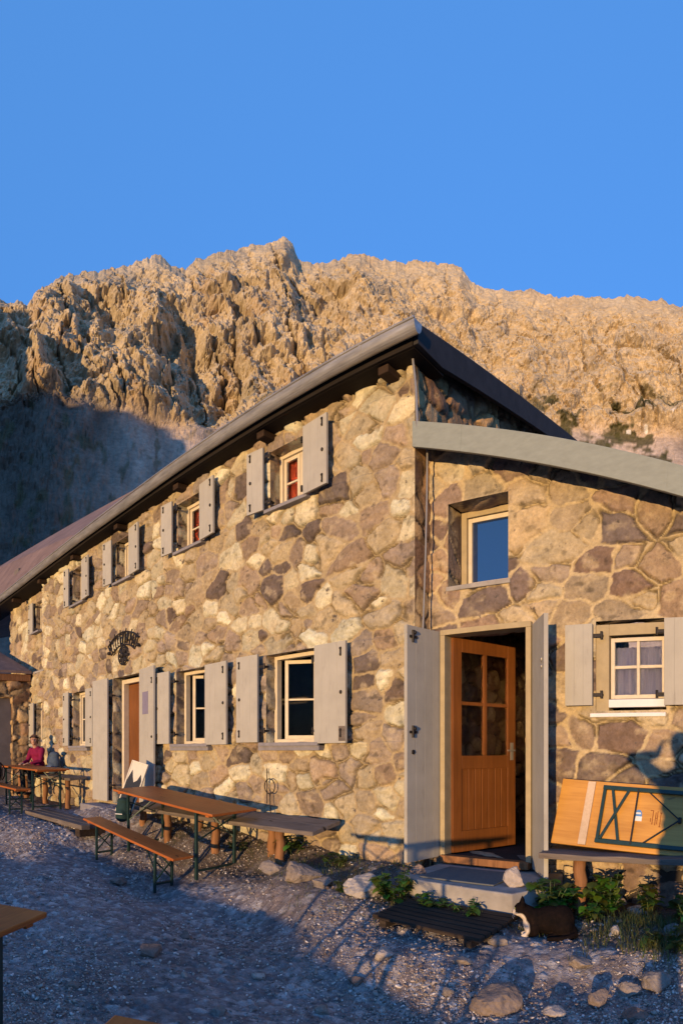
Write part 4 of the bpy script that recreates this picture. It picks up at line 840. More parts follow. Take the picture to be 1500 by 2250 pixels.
def remesh(o, vox, sm=2, it=6):
    r = o.modifiers.new('remesh', 'REMESH'); r.mode = 'VOXEL'; r.voxel_size = vox; r.use_smooth_shade = True
    if sm: s = o.modifiers.new('smooth', 'SMOOTH'); s.iterations = it; s.factor = 0.5
def rucksack(label, loc, rz, mat, s=1.0):
    root = thing('rucksack', label, 'rucksack', loc, None, (0, 0, rz))
    b = MB(); b.ball((0, 0, 0.22 * s), (0.15 * s, 0.11 * s, 0.22 * s)).ball((0, -0.03 * s, 0.12 * s), (0.14 * s, 0.11 * s, 0.12 * s)).ball((0, 0.01 * s, 0.40 * s), (0.13 * s, 0.10 * s, 0.07 * s)).ball((0, -0.10 * s, 0.15 * s), (0.10 * s, 0.05 * s, 0.10 * s))
    o = b.build('bag', mat, root); remesh(o, 0.016 * s)
    b = MB()
    for sx_ in (-1, 1): b.tube([(sx_ * 0.07 * s, 0.09 * s, 0.40 * s), (sx_ * 0.09 * s, 0.15 * s, 0.30 * s), (sx_ * 0.09 * s, 0.14 * s, 0.15 * s), (sx_ * 0.07 * s, 0.09 * s, 0.05 * s)], 0.014 * s, 6)
    b.build('strap', mat, root, smooth=True)
    MB().bb(-0.08 * s, 0.08 * s, -0.155 * s, -0.14 * s, 0.16 * s, 0.172 * s).build('buckle', M['white'], root)
    return root
rucksack('dark green rucksack on the ground at the foot of the poster board', (-7.35, 4.02, E - 0.97), 0.5, M['pack'], 0.72)
rucksack('black rucksack standing on the far bench by the gravel', (-11.2, 3.42, E - 0.60), -0.6, M['pack2'], 0.85)

# ------------------------------------------------------------------ stones, pebbles, plants
bpy.context.view_layer.update()
def gh(x, y):
    ok, loc, nr, i = GROUND.ray_cast(Vector((x, y, 6)), Vector((0, 0, -1))); return loc.z if ok else E - 1.6
def hit(u, v):
    a = ang(u); d = Vector((math.sin(a), math.cos(a), (V0 - v) / FC)).normalized()
    ok, loc, nr, i = GROUND.ray_cast(Vector((0, 0, E)), d); return loc if ok else None
def pxm(u, p): return p / FC * math.hypot(p.x, p.y) if hasattr(p, 'x') else 0
RP = [(0.34, 0.28, 0.235), (0.40, 0.345, 0.30), (0.26, 0.205, 0.175), (0.30, 0.255, 0.225), (0.44, 0.39, 0.34), (0.23, 0.17, 0.14)]
def rock_mesh(name, size, seed, parent=None, flat=0.3, tone=None):
    bm = bmesh.new(); bmesh.ops.create_icosphere(bm, subdivisions=4, radius=1.0); r_ = np.random.default_rng(seed)
    P = np.array([v.co[:] for v in bm.verts]); F = np.array([[v.index for v in f.verts] for f in bm.faces]); bm.free()
    for k in range(11):                                   # chop planes: broken faces
        n_ = r_.normal(size=3); n_ /= np.linalg.norm(n_); d = r_.uniform(0.5, 0.85); ex = np.clip(P @ n_ - d, 0, None); P = P - ex[:, None] * n_ * 0.93
    q = P * 2.2 + seed * 3.1; n_ = fbm(q[:, 0], q[:, 1], q[:, 2], o=4, s=seed); P = P * (1 + 0.16 * n_ + 0.07 * ridged(q[:, 0] * 2.5, q[:, 1] * 2.5, q[:, 2] * 2.5, o=3, s=seed + 2))[:, None]
    P = P * np.array(size) * 0.62; P[:, 2] = np.where(P[:, 2] < -flat * size[2], -flat * size[2], P[:, 2])
    c0 = np.array(tone if tone is not None else RP[seed % len(RP)]); q = P * 14 / max(size[0], 0.06) * 0.1 + seed
    c = c0 * (1 + 0.3 * fbm(q[:, 0] * 3, q[:, 1] * 3, q[:, 2] * 3, o=3, s=seed + 5))[:, None]
    return np_mesh(name, P, F, M['rock'], parent, c, smooth=False)
ROCKS = [
 (795, 1968, 118, 62, 'rock_slab', 'flat-topped pale stone slab lying left of the annex doorstep', 4, (1.0, 0.75)),
 (645, 1942, 92, 58, 'rock', 'rounded warm brown rock in the rubble before the wall bench', 0, None),
 (588, 1922, 60, 40, 'rock', 'grey lump of rock left of the brown one near the wall bench', 3, None),
 (700, 1952, 52, 34, 'rock', 'small grey rock between the rubble before the bench and the flat slab', 3, None),
 (838, 2112, 44, 36, 'rock', 'pale pointed stone alone on the gravel below the wooden grate', 1, None),
 (1072, 2226, 124, 84, 'rock', 'broad brown boulder sunk in the gravel at the bottom of the picture', 2, None),
 (1312, 2212, 50, 66, 'rock', 'tall slanting brown stone right of the broad sunken boulder', 2, None),
 (1376, 2190, 58, 38, 'rock', 'low tan stone among gravel between the slanting stone and the grey block', 0, None),
 (1440, 2180, 72, 56, 'rock', 'blue-grey square block of stone near the lower right corner', 3, None),
 (1268, 2132, 66, 34, 'rock', 'tan flat stone on the gravel just below the cat', 0, None),
 (1212, 2236, 52, 30, 'rock', 'small pale stone at the bottom edge under the slanting stone', 1, None),
 (1390, 2244, 66, 36, 'rock', 'reddish flat stone at the bottom edge toward the right corner', 5, None),
 (1085, 2080, 54, 26, 'rock', 'flat grey stone between the wooden grate and the cat', 3, None),
 (776, 2168, 40, 26, 'rock', 'small brown stone on open gravel left of the sunken boulder', 5, None),
 (1335, 1990, 78, 44, 'rock', 'pale crumbling rock among leaves right of the log post', 1, None),
 (1400, 2008, 60, 26, 'rock', 'low pale rock in the weeds beside the crumbling one', 4, None),
 (1352, 2054, 30, 28, 'rock', 'small white stone standing in the grass right of the cat', 4, None),
 (1470, 2050, 44, 28, 'rock', 'grey stone in dark grass at the right edge', 3, None),
 (318, 2100, 64, 36, 'rock', 'dark brown stone on open gravel below the near bench', 5, None),
 (400, 2060, 36, 20, 'rock', 'small reddish stone on the gravel up right of the dark brown one', 5, None),
 (252, 1942, 46, 22, 'rock', 'brown stone on the gravel below the middle bench', 2, None),
 (1010, 2120, 44, 22, 'rock', 'flat tan stone on the gravel below the wooden grate', 0, None),
 (980, 2190, 34, 22, 'rock', 'small grey stone left above the sunken boulder', 3, None),
 (560, 2150, 34, 18, 'rock', 'little pale stone on the bare gravel in the middle foreground', 4, None),
 (150, 2170, 38, 20, 'rock', 'little brown stone on the gravel right of the nearest table', 2, None),
 (470, 2230, 44, 24, 'rock', 'grey stone at the bottom edge right of the cut-off bench corner', 3, None),
 (700, 2225, 40, 22, 'rock', 'tan stone at the bottom edge below the small brown stone', 0, None)]
for i, (u, v, wp, hp, nm, lab, ti, fl) in enumerate(ROCKS):
    p = hit(u, v)
    if p is None: continue
    r_ = math.hypot(p.x, p.y); wm, hm = wp / FC * r_, hp / FC * r_
    sz = (wm * 0.8, wm * (0.68 if fl is None else fl[1]), hm * (0.85 if fl is None else 0.62 * 1.3))
    o = rock_mesh(nm, sz, 500 + i, None, 0.28, tuple(q * (0.75 if ti != 1 and ti != 4 else 0.9) for q in RP[ti])); o.location = (p.x, p.y + wm * 0.25, gh(p.x, p.y + wm * 0.25) + 0.16 * sz[2]); o.rotation_euler = (0, 0, ang(u) * -1 + random.uniform(-0.4, 0.4)); tag(o, lab, 'rock', 'loose rocks around the hut')
o = rock_mesh('doorstop_stone', (0.155, 0.13, 0.16), 611, None, 0.3, RP[1]); o.location = (-2.02, 4.38, E - 1.06 + 0.048); tag(o, 'pale angular stone on the doorstep holding the right storm door', 'rock', 'doorstop stones')
o = rock_mesh('doorstop_stone', (0.13, 0.11, 0.11), 612, None, 0.3, RP[5]); o.location = (-2.955, 4.42, E - 1.06 + 0.033); tag(o, 'small brown stone on the doorstep at the foot of the left storm door', 'rock', 'doorstop stones')
o = rock_mesh('doorstop_stone', (0.11, 0.10, 0.14), 613, None, 0.3, RP[3]); o.location = (-8.0, 4.38, E - 0.88 + 0.04); tag(o, 'grey stone on the front doorstep at the foot of the poster board', 'rock', 'doorstop stones')
def build_pebbles():
    base = []
    for s_ in range(8):
        bm = bmesh.new(); bmesh.ops.create_icosphere(bm, subdivisions=1, radius=1.0); r_ = np.random.default_rng(s_)
        P = np.array([v.co[:] for v in bm.verts]); F = np.array([[v.index for v in f.verts] for f in bm.faces]); bm.free()
        for k in range(6):
            n_ = r_.normal(size=3); n_ /= np.linalg.norm(n_); ex = np.clip(P @ n_ - r_.uniform(0.45, 0.8), 0, None); P = P - ex[:, None] * n_
        base.append((P * r_.uniform(0.8, 1.2, P.shape), F))
    VV, FF, CC = [], [], []; n = 0; r_ = np.random.default_rng(5); cnt = 0
    while cnt < 24000:
        u, v = r_.uniform(-30, 1530), r_.uniform(1790, 2262)
        p = hit(u, v)
        if p is None or p.y > 4.72 or p.x < -14: continue
        cl = vnoise(np.array([p.x * 1.6]), np.array([p.y * 1.6]), s=71)[0]
        if r_.random() > 0.5 + 0.55 * cl or (p.y > 3.95 and p.x > -4.3 and r_.random() < 0.55): continue
        rr = math.hypot(p.x, p.y); sz = (0.0034 + 0.0095 * r_.random() ** 4) * (0.75 + 0.1 * rr)
        if r_.random() < 0.02: sz *= 2.0
        P, F = base[r_.integers(8)]; a, b = r_.uniform(0, 6.28), r_.uniform(-0.6, 0.6); ca, sa, cb, sb = math.cos(a), math.sin(a), math.cos(b), math.sin(b)
        R = np.array([[ca, -sa, 0], [sa, ca, 0], [0, 0, 1]]) @ np.array([[cb, 0, sb], [0, 1, 0], [-sb, 0, cb]])
        q = (P * np.array((1.25, 0.9, 0.62)) * sz) @ R.T + np.array((p.x, p.y, p.z + 0.28 * sz))
        VV.append(q); FF.append(F + n); n += len(q); k = r_.random()
        c = np.array(RP[r_.integers(6)]) * r_.uniform(0.6, 1.45)
        if k < 0.10: c = np.array((0.66, 0.62, 0.58))
        CC.append(np.repeat(c[None], len(q), 0)); cnt += 1
    return np_mesh('pebbles', np.concatenate(VV), np.concatenate(FF), M['rock'], None, np.concatenate(CC), smooth=False)
PEB = build_pebbles(); PEB['kind'] = 'stuff'; PEB['label'] = 'loose pale and brown pebbles strewn over the gravel yard'
def m_leaf():
    t = NT('leaf_green'); a = t.n('Attribute', attribute_name='tone'); g = t.ramp(t.noise(25, 4, 0.6), [(0.3, (0.75,) * 3), (0.7, (1.25,) * 3)])
    t.col(t.mix(a.outputs['Color'], g, 1.0, 'MULTIPLY')); t.rough(0.55, 0, 0.35)
    tr = t.n('BsdfTranslucent'); t.l(t.mix(a.outputs['Color'], (0.9, 1.0, 0.4), 0.35, 'MIX'), tr.inputs['Color']); mxs = t.n('MixShader'); mxs.inputs[0].default_value = 0.25
    out = [n for n in t.t.nodes if n.type == 'OUTPUT_MATERIAL'][0]; t.l(t.b.outputs[0], mxs.inputs[1]); t.l(tr.outputs[0], mxs.inputs[2]); t.l(mxs.outputs[0], out.inputs[0]); return t.m
M['leaf'] = m_leaf(); M['stem'] = m_plain('green_stem', (0.06, 0.09, 0.03), 0.6)
def plant(label, x, y, rad, hgt, nleaf, size, seed, green=(0.07, 0.15, 0.02)):
    r_ = random.Random(seed); z0 = gh(x, y); root = thing('leafy_plant', label, 'plant', (x, y, z0), 'leafy weeds along the walls')
    V, F, C = [], [], []; st = MB()
    for s_ in range(max(6, nleaf // 9)):
        a = r_.uniform(0, 6.283); d = rad * math.sqrt(r_.random()); h = hgt * (1.0 - 0.45 * (d / rad) ** 2) * r_.uniform(0.6, 1.05)
        bx, by = 0.35 * d * math.cos(a), 0.35 * d * math.sin(a); tx, ty = d * math.cos(a), d * math.sin(a)
        pts = [(bx + (tx - bx) * f, by + (ty - by) * f, -0.02 + (h + 0.02) * (1 - (1 - f) ** 1.6)) for f in (0, 0.3, 0.6, 1.0)]
        st.tube(pts, [0.006, 0.005, 0.004, 0.003], 5)
        for k in range(9):
            f = r_.uniform(0.25, 1.0); i = min(int(f * 3), 2); g = f * 3 - i; c0 = Vector(pts[i]).lerp(Vector(pts[i + 1]), min(g, 1.0))
            b = r_.uniform(0, 6.283); L = size * r_.uniform(0.55, 1.2); wd = L * r_.uniform(0.32, 0.48); rise = r_.uniform(-0.25, 0.75)
            D = Vector((math.cos(b), math.sin(b), rise)).normalized(); S = D.cross(Vector((0, 0, 1))).normalized(); N = S.cross(D)
            prof = ((0, 0.06), (0.22, 0.8), (0.5, 1.0), (0.78, 0.65), (1.0, 0.02)); n = len(V); droop = r_.uniform(0.1, 0.45); wv = r_.uniform(-1, 1)
            for (q, ww) in prof:
                ctr = c0 + D * (L * q) - Vector((0, 0, droop * L * q * q))
                V += [tuple(ctr - S * wd * ww + N * wd * ww * (0.28 + 0.12 * math.sin(q * 9 + wv))), tuple(ctr), tuple(ctr + S * wd * ww + N * wd * ww * (0.28 + 0.12 * math.sin(q * 9 - wv)))]
            col = tuple(gc * r_.uniform(0.6, 1.5) * (1.25 if i_ == 0 and r_.random() < 0.2 else 1) for i_, gc in enumerate(green)); C += [col] * 15
            for q in range(4):
                o_ = n + q * 3; F += [(o_, o_ + 3, o_ + 4, o_ + 1), (o_ + 1, o_ + 4, o_ + 5, o_ + 2)]
    st.build('stems', M['stem'], root, smooth=True); np_mesh('foliage', V, F, M['leaf'], root, np.array(C), smooth=True)
    return root
plant('bushy green weed at the left corner of the annex doorstep', -2.98, 4.10, 0.20, 0.26, 130, 0.095, 1)
plant('small weed hugging the front edge of the doorstep', -2.62, 4.06, 0.16, 0.13, 70, 0.07, 2)
plant('thin weed under the doorstep\'s front edge above the grate', -2.25, 4.03, 0.15, 0.10, 50, 0.06, 3)
plant('broad-leaved clump between the right storm door and the log post, above the cat', -1.74, 4.42, 0.24, 0.34, 190, 0.10, 4)
plant('leafy clump right of the log post under the bench', -1.33, 4.62, 0.20, 0.34, 140, 0.10, 5)
plant('low leafy sprout at the foot of the log post', -1.38, 4.42, 0.11, 0.16, 50, 0.08, 6)
plant('bright upright weed against the wall base right of the pale rock', -1.0, 4.60, 0.13, 0.30, 80, 0.085, 7, (0.075, 0.125, 0.016))
plant('dark spreading weed at the right edge below the bench', -0.66, 4.42, 0.24, 0.24, 130, 0.085, 8, (0.03, 0.075, 0.018))
plant('dark low weed in the lower right grass', -0.72, 4.05, 0.22, 0.13, 90, 0.07, 9, (0.03, 0.07, 0.016))
plant('green weed growing under the right end of the long wall bench', -4.62, 4.55, 0.20, 0.22, 110, 0.08, 10)
plant('thin weed below the corner of the hut near the flat slab', -3.95, 4.5, 0.18, 0.14, 70, 0.07, 11, (0.045, 0.075, 0.018))
plant('small weed between flat slab and bushy weed', -3.45, 4.0, 0.13, 0.11, 50, 0.06, 12, (0.045, 0.075, 0.018))
plant('low weed in the shade behind the middle beer table', -5.5, 4.5, 0.16, 0.12, 60, 0.07, 13, (0.04, 0.07, 0.018))
def build_grass():
    r_ = np.random.default_rng(8); V, F, C = [], [], []; n = 0
    for (x0, x1, y0, y1, cnt, h) in ((-1.35, -0.25, 3.72, 4.55, 5200, 0.10), (-4.5, -2.0, 3.85, 4.7, 3600, 0.065), (-2.0, -1.2, 3.95, 4.5, 1000, 0.06), (-8.0, -4.5, 4.2, 4.72, 1500, 0.06), (-4.0, -2.7, 3.6, 3.9, 500, 0.045)):
        for k in range(cnt):
            x, y = r_.uniform(x0, x1), r_.uniform(y0, y1)
            if -3.08 < x < -1.8 and y > 4.08: continue
            e_ = min((y - y0) / 0.25, (x - x0) / 0.2, (x1 - x) / 0.2, 1.0)
            if r_.random() > e_ * (0.55 + 0.6 * vnoise(np.array([x * 4.5]), np.array([y * 4.5]), s=91)[0]): continue
            z = gh(x, y); L = h * r_.uniform(0.4, 1.3); a = r_.uniform(0, 6.283); bnd = r_.uniform(0.2, 0.9) * L; wd = r_.uniform(0.0016, 0.0035)
            dx, dy = math.cos(a), math.sin(a)
            for f, ww in ((0, 1), (0.5, 0.85), (1.0, 0.12)):
                cx, cy, cz = x + dx * bnd * f * f, y + dy * bnd * f * f, z - 0.005 + L * f * (1 - 0.2 * f)
                V += [(cx - dy * wd * ww, cy + dx * wd * ww, cz), (cx + dy * wd * ww, cy - dx * wd * ww, cz)]
            F += [(n, n + 1, n + 3, n + 2), (n + 2, n + 3, n + 5, n + 4)]; n += 6
            t_ = r_.random(); C += [tuple(np.array((0.055, 0.09, 0.02)) * (1 - t_) + np.array((0.13, 0.115, 0.045)) * t_ * 0.8)] * 6
    return np_mesh('grass', V, F, M['leaf'], None, np.array(C), smooth=False)
GR = build_grass(); GR['kind'] = 'stuff'; GR['label'] = 'short ragged grass growing along the foot of the walls'

# ------------------------------------------------------------------ cat
def m_cat():
    t = NT('cat_fur'); co = t.coord()
    def near(p, r0, r1):
        d = t.n('VectorMath', operation='DISTANCE'); t.l(co, d.inputs[0]); d.inputs[1].default_value = p
        m = t.n('MapRange'); m.inputs[1].default_value = r0; m.inputs[2].default_value = r1; m.inputs[3].default_value = 1; m.inputs[4].default_value = 0; t.l(d.outputs['Value'], m.inputs[0]); return m.outputs[0]
    wh = None
    for p, r0, r1 in (((0.258, 0.0, 0.172), 0.038, 0.046), ((0.222, 0.02, 0.130), 0.052, 0.064), ((0.195, 0.02, 0.075), 0.055, 0.070), ((0.19, 0.0, 0.02), 0.050, 0.062)):
        q = near(p, r0, r1)
        if wh is None: wh = q
        else:
            m = t.n('Math', operation='MAXIMUM'); t.l(wh, m.inputs[0]); t.l(q, m.inputs[1]); wh = m.outputs[0]
    bl = t.ramp(t.noise(28, 6, 0.7), [(0.3, (0.003, 0.0025, 0.0025)), (0.62, (0.010, 0.006, 0.005)), (0.8, (0.035, 0.02, 0.013))])
    t.col(t.mix(bl, (0.62, 0.54, 0.45), wh)); t.rough(0.85, 0, 0.08); t.bump(t.noise(120, 4, 0.7), 0.5, 0.004); return t.m
M['cat'] = m_cat()
pc = hit(1208, 2056); va = ang(1200); hd = math.atan2(-math.sin(-va) * -1 if False else math.sin(va), -math.cos(va))
cat = thing('cat', 'black and white cat crouching on the gravel before the log post', 'cat', (pc.x, pc.y, gh(pc.x, pc.y) - 0.006), None, (0, 0, math.atan2(-0.42, -0.905)))
b = MB()
b.ball((0.0, 0, 0.118), (0.150, 0.085, 0.100)).ball((-0.085, 0, 0.115), (0.095, 0.092, 0.108)).ball((0.095, 0, 0.112), (0.085, 0.074, 0.092)).ball((0.145, 0, 0.105), (0.05, 0.058, 0.085))
for s_ in (-1, 1):
    b.ball((-0.085, s_ * 0.058, 0.075), (0.075, 0.045, 0.072)).ball((-0.02, s_ * 0.07, 0.02), (0.05, 0.022, 0.02)).ball((0.11, s_ * 0.05, 0.075), (0.04, 0.03, 0.06)).ball((0.165, s_ * 0.03, 0.018), (0.045, 0.022, 0.019)).ball((0.15, s_ * 0.035, 0.05), (0.024, 0.022, 0.045))
b.tube([(0.12, 0, 0.14), (0.165, 0, 0.172), (0.195, 0, 0.192)], [0.064, 0.056, 0.05], 12)
b.ball((0.205, 0, 0.196), (0.054, 0.055, 0.051)).ball((0.240, 0, 0.180), (0.028, 0.032, 0.024)).ball((0.255, 0, 0.175), (0.014, 0.020, 0.014))
for s_ in (-1, 1):
    b.ball((0.225, s_ * 0.030, 0.181), (0.026, 0.025, 0.024))
    b.tube([(0.198, s_ * 0.034, 0.228), (0.195, s_ * 0.043, 0.258), (0.196, s_ * 0.047, 0.284)], [0.025, 0.016, 0.004], 8)
b.tube([(-0.165, 0.02, 0.06), (-0.175, 0.075, 0.03), (-0.12, 0.115, 0.02), (-0.04, 0.122, 0.018), (0.03, 0.115, 0.017)], [0.026, 0.024, 0.021, 0.019, 0.012], 9)
cb = b.build('body', M['cat'], cat); remesh(cb, 0.0062, True, 4)
M['cat_eye'] = m_plain('cat_eye', (0.16, 0.17, 0.03), 0.15)
for s_ in (-1, 1): MB().ball((0.2475, s_ * 0.023, 0.208), (0.007, 0.0075, 0.0085), 10, 8).build('eye', M['cat_eye'], cat, smooth=True)
MB().ball((0.268, 0, 0.182), (0.004, 0.006, 0.004), 8, 6).build('nose', m_plain('cat_nose', (0.12, 0.05, 0.045), 0.4), cat, smooth=True)
wk = MB()
for s_ in (-1, 1):
    for k in range(4): wk.tube([(0.256, s_ * 0.014, 0.175), (0.266 - 0.006 * k, s_ * 0.05, 0.173 + 0.008 * (k - 1)), (0.262 - 0.01 * k, s_ * 0.085, 0.165 + 0.014 * (k - 1))], 0.0006, 4)
wk.build('whiskers', M['white'], cat)

# ------------------------------------------------------------------ people
M['skin'] = m_plain('skin', (0.42, 0.23, 0.155), 0.55, 0, 0.35, 0.08, 12, 0.05)
M['magenta'] = m_cloth('magenta_fleece', (0.19, 0.008, 0.045)); M['bluegrey'] = m_cloth('blue_grey_jacket', (0.075, 0.105, 0.16)); M['darkcloth'] = m_cloth('dark_trousers', (0.03, 0.032, 0.04))
M['hair_b'] = m_plain('brown_hair', (0.10, 0.05, 0.025), 0.6, 0, 0.4, 0.4, 60, 0.6, (1, 1, 0.2)); M['hair_g'] = m_plain('greying_hair', (0.24, 0.18, 0.13), 0.6, 0, 0.4, 0.3, 60, 0.6, (1, 1, 0.2)); M['band'] = m_cloth('dark_headband', (0.02, 0.018, 0.02))
def V3(*a): return Vector(a)
def limb(b, pts, rs, n=12):
    pts = [Vector(p) for p in pts]
    for p, r in zip(pts, rs): b.ball(p, r, n, 8)
    b.tube(pts, rs, n, cap=True)
def hand(b, wrist, D, palm, curl=0.5, left=1):
    """palm box, four unequal bent fingers and a thumb leaving the side of the palm"""
    D = Vector(D).normalized(); N = Vector(palm).normalized(); S = D.cross(N).normalized() * left; w0 = Vector(wrist)
    b.ball(w0 + D * 0.045, (0.026, 0.026, 0.026)); b.ball(w0 + D * 0.05 + S * 0.018, (0.022, 0.022, 0.022)); b.ball(w0 + D * 0.05 - S * 0.018, (0.022, 0.022, 0.022)); b.ball(w0 + D * 0.07, 0.022)
    for k, L in enumerate((0.068, 0.078, 0.072, 0.056)):
        o_ = w0 + D * 0.085 + S * (0.030 - 0.020 * k); q1 = o_ + (D + N * curl * 0.35).normalized() * L * 0.45; q2 = q1 + (D * (1 - curl * 0.5) + N * curl).normalized() * L * 0.33; q3 = q2 + (D * (1 - curl) + N * curl * 1.2).normalized() * L * 0.24
        limb(b, [o_ - D * 0.03, o_, q1, q2, q3], [0.011, 0.0105, 0.0095, 0.0088, 0.0075], 8)
    a0 = w0 + D * 0.03 + S * 0.030; a1 = a0 + (S * 0.75 + D * 0.6 + N * 0.25).normalized() * 0.034; a2 = a1 + (D + S * 0.15 + N * 0.4).normalized() * 0.028
    limb(b, [w0 + D * 0.02, a0, a1, a2], [0.016, 0.014, 0.0115, 0.009], 8)
def head(b, c, yaw, pitch=0.0):
    R = Matrix.Rotation(yaw, 3, 'Z') @ Matrix.Rotation(pitch, 3, 'X'); c = Vector(c)
    def q(x, y, z): return c + R @ Vector((x, y, z))
    b.ball(q(0, 0.012, 0.035), (0.076, 0.094, 0.085), 18, 12, R); b.ball(q(0, -0.022, -0.035), (0.060, 0.068, 0.075), 16, 10, R); b.ball(q(0, -0.055, -0.085), (0.030, 0.025, 0.022), 12, 8, R)
    limb(b, [q(0, -0.085, 0.015), q(0, -0.104, -0.018), q(0, -0.100, -0.03)], [0.010, 0.013, 0.012], 8)
    for s_ in (-1, 1): b.ball(q(s_ * 0.076, 0.012, 0.0), (0.010, 0.022, 0.032), 10, 8, R); b.ball(q(s_ * 0.035, -0.072, -0.02), (0.022, 0.016, 0.02), 10, 8, R); b.ball(q(s_ * 0.03, -0.080, 0.028), (0.024, 0.010, 0.008), 8, 6, R)
    b.ball(q(0, -0.086, -0.058), (0.022, 0.009, 0.007), 10, 6, R)
    return q, R
def seated(label, loc, rz, top, hair, yaw, lean=0.12, reach=0.42, sh=0.0, band=False, hand_h=0.20):
    """seat contact at the local origin, looking along -y"""
    root = thing('person', label, 'person', loc, None, (0, 0, rz)); bdy = MB(); clo = MB(); tr = MB()
    def T(z): return -lean * z                              # forward lean of the trunk
    hc = (0.0, T(0.60) - 0.06, 0.712)
    q, R = head(bdy, hc, yaw, -0.12)
    limb(bdy, [(0, T(0.5), 0.50), (0, T(0.6) - 0.02, 0.58), (0, T(0.6) - 0.045, 0.65)], [0.064, 0.058, 0.056])
    for z, rx, ry in ((0.08, 0.16, 0.11), (0.2, 0.145, 0.10), (0.32, 0.155, 0.105), (0.43, 0.165, 0.105), (0.5, 0.13, 0.085)):
        bdy.ball((0, T(z), z), (rx - 0.012, ry - 0.012, 0.09)); clo.ball((0, T(z), z), (rx + 0.008, ry + 0.01, 0.10), 18, 10)
    clo.tube([(0, T(0.52), 0.52), (0, T(0.57) - 0.01, 0.575)], [0.085, 0.068], 14)
    for s_ in (-1, 1):
        S0 = V3(s_ * 0.175, T(0.5), 0.50); E0 = V3(s_ * (0.215), -0.13 + T(0.3), hand_h + 0.06); W0 = V3(s_ * (0.10 + sh), -reach, hand_h + 0.018)
        limb(bdy, [S0, S0.lerp(E0, 0.5), E0, E0.lerp(W0, 0.5), W0], [0.048, 0.042, 0.036, 0.034, 0.025]); hand(bdy, W0, (-s_ * 0.35, -1, -0.06), (0, 0, -1), 0.35, s_ * -1)
        limb(clo, [S0, S0.lerp(E0, 0.5), E0, E0.lerp(W0, 0.45), E0.lerp(W0, 0.88)], [0.066, 0.060, 0.052, 0.047, 0.040])
        H0 = V3(s_ * 0.09, -0.02, 0.085); K0 = V3(s_ * 0.13, -0.42, 0.075); A0 = V3(s_ * 0.12, -0.38, -0.36)
        limb(bdy, [H0, H0.lerp(K0, 0.5), K0, K0.lerp(A0, 0.35), A0], [0.078, 0.068, 0.052, 0.050, 0.036])
        limb(tr, [H0, H0.lerp(K0, 0.5), K0, K0.lerp(A0, 0.35), K0.lerp(A0, 0.9)], [0.092, 0.082, 0.066, 0.062, 0.055])
        limb(tr, [(s_ * 0.03, 0.0, 0.09), H0], [0.09, 0.09])
        f = MB(); f.ball(A0 + V3(0, 0.0, -0.03), (0.045, 0.055, 0.05)).ball(A0 + V3(0, -0.09, -0.05), (0.048, 0.10, 0.034)).ball(A0 + V3(0, -0.15, -0.055), (0.045, 0.055, 0.028)); fo = f.build('shoe', M['pack2'], root); remesh(fo, 0.012)
        limb(bdy, [A0, A0 + V3(0, -0.08, -0.05)], [0.036, 0.03])
    o = bdy.build('body', M['skin'], root); remesh(o, 0.0085, True, 3)
    o = clo.build('jacket', top, root); remesh(o, 0.014, True, 5)
    o = tr.build('trousers', M['darkcloth'], root); remesh(o, 0.014, True, 5)
    hb = MB(); hb.ball(q(0, 0.026, 0.052), (0.087, 0.098, 0.085), 18, 12, R).ball(q(0, 0.075, -0.01), (0.07, 0.05, 0.09), 14, 10, R)
    for s_ in (-1, 1): hb.ball(q(s_ * 0.07, 0.035, -0.01), (0.022, 0.055, 0.07), 12, 8, R)
    o = hb.build('hair', hair, root); remesh(o, 0.011, True, 3)
    if band:
        t = MB(); t.tube([q(0.088 * math.sin(k * math.pi / 12), 0.018 - 0.108 * math.cos(k * math.pi / 12), 0.062) for k in range(25)], 0.014, 8); t.build('headband', M['band'], root, smooth=True)
    for s_ in (-1, 1): MB().ball(q(s_ * 0.031, -0.083, 0.012), (0.010, 0.006, 0.006), 8, 6).build('eye', M['ink'], root, smooth=True)
    MB().tube([q(-0.022, -0.0935, -0.058), q(0, -0.0965, -0.059), q(0.022, -0.0935, -0.058)], 0.0035, 6).build('lips', M['stamp'], root)
    return root
pA = seated('person in a magenta top with dark headband, seated at the far table', (-11.72, 4.50, E - 0.455), 0.35, M['magenta'], M['hair_b'], 0.75, 0.22, 0.40, 0.02, True)
pA.scale = (0.94, 0.94, 0.94)
M['pack3'] = m_cloth('blue_grey_canvas', (0.06, 0.085, 0.12))
rucksack('blue-grey rucksack on the far wall bench beside the person in magenta', (-11.05, 4.52, E - 0.455), 0.3, M['pack3'], 0.95)
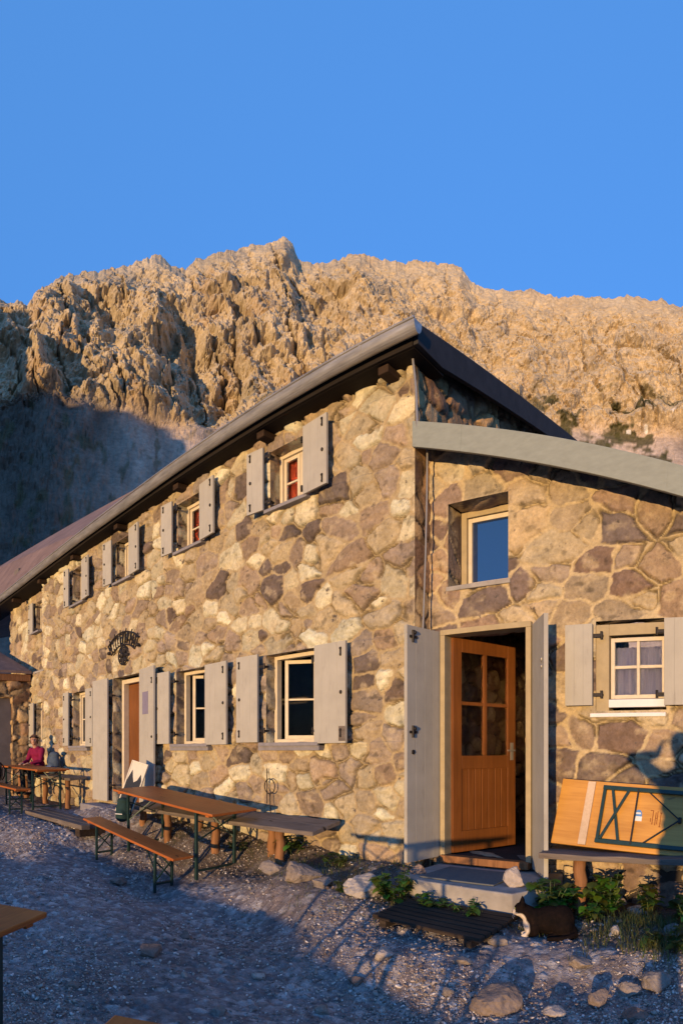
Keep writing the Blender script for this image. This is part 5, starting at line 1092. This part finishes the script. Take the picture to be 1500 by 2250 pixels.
def standing(label, loc, rz):
    """someone holding a phone up at eye height, looking along -y"""
    root = thing('person', label, 'person', loc, None, (0, 0, rz)); bdy = MB(); clo = MB(); tr = MB(); k_ = 1.045
    q, R = head(bdy, (0, -0.05, 1.66 * k_), 0.0, 0.05)
    limb(bdy, [(0, 0, 1.42 * k_), (0, -0.02, 1.5 * k_), (0, -0.035, 1.58 * k_)], [0.062, 0.058, 0.056])
    for z, rx, ry in ((0.95, 0.17, 0.12), (1.08, 0.155, 0.11), (1.2, 0.165, 0.115), (1.32, 0.18, 0.115), (1.42, 0.14, 0.09)):
        bdy.ball((0, 0, z * k_), (rx - 0.012, ry - 0.012, 0.09)); clo.ball((0, 0, z * k_), (rx + 0.02, ry + 0.02, 0.105), 18, 10)
    clo.tube([(0, 0, 1.43 * k_), (0, -0.015, 1.5 * k_)], [0.09, 0.07], 14)
    for s_ in (-1, 1):
        S0 = V3(s_ * 0.19, 0, 1.42 * k_); E0 = V3(s_ * 0.37, -0.17, 1.50 * k_ + (0.08 if s_ > 0 else -0.12)); W0 = V3(s_ * 0.10, -0.36, 1.60 * k_)
        limb(bdy, [S0, S0.lerp(E0, 0.5), E0, E0.lerp(W0, 0.5), W0], [0.05, 0.044, 0.038, 0.035, 0.026]); hand(bdy, W0, (-s_ * 0.3, -0.4, 0.8), (-s_, -0.2, 0), 0.7, s_)
        limb(clo, [S0, S0.lerp(E0, 0.5), E0, E0.lerp(W0, 0.45), E0.lerp(W0, 0.85)], [0.075, 0.07, 0.062, 0.054, 0.045])
        H0 = V3(s_ * 0.10, 0, 0.93 * k_); K0 = V3(s_ * 0.12, -0.02, 0.50 * k_); A0 = V3(s_ * 0.13, 0.02, 0.09)
        limb(bdy, [H0, H0.lerp(K0, 0.5), K0, K0.lerp(A0, 0.35), A0], [0.085, 0.075, 0.055, 0.055, 0.038])
        limb(tr, [H0, H0.lerp(K0, 0.5), K0, K0.lerp(A0, 0.35), K0.lerp(A0, 0.93)], [0.105, 0.092, 0.075, 0.07, 0.062])
        f = MB(); f.ball(A0 + V3(0, 0, -0.03), (0.047, 0.06, 0.055)).ball(A0 + V3(0, -0.09, -0.055), (0.05, 0.11, 0.036)); fo = f.build('shoe', M['pack2'], root); remesh(fo, 0.014)
        limb(bdy, [A0, A0 + V3(0, -0.08, -0.05)], [0.036, 0.03])
    o = bdy.build('body', M['skin'], root); remesh(o, 0.0085, True, 3)
    o = clo.build('jacket', M['bluegrey'], root); remesh(o, 0.016, True, 5)
    o = tr.build('trousers', M['darkcloth'], root); remesh(o, 0.016, True, 5)
    hb = MB(); hb.ball(q(0, 0.024, 0.052), (0.086, 0.098, 0.085), 18, 12, R).ball(q(0, 0.07, 0.0), (0.07, 0.05, 0.08), 14, 10, R); o = hb.build('hair', M['hair_b'], root); remesh(o, 0.011, True, 3)
    for s_ in (-1, 1): MB().ball(q(s_ * 0.031, -0.083, 0.012), (0.010, 0.006, 0.006), 8, 6).build('eye', M['ink'], root, smooth=True)
    return root
standing('person at the viewer\'s own place raising both hands, shadow thrown on the annex wall', (0.27, -0.36, gh(0.27, -0.36) - 0.01), math.atan2(0.755, -0.656) + math.pi / 2 - 0.25)
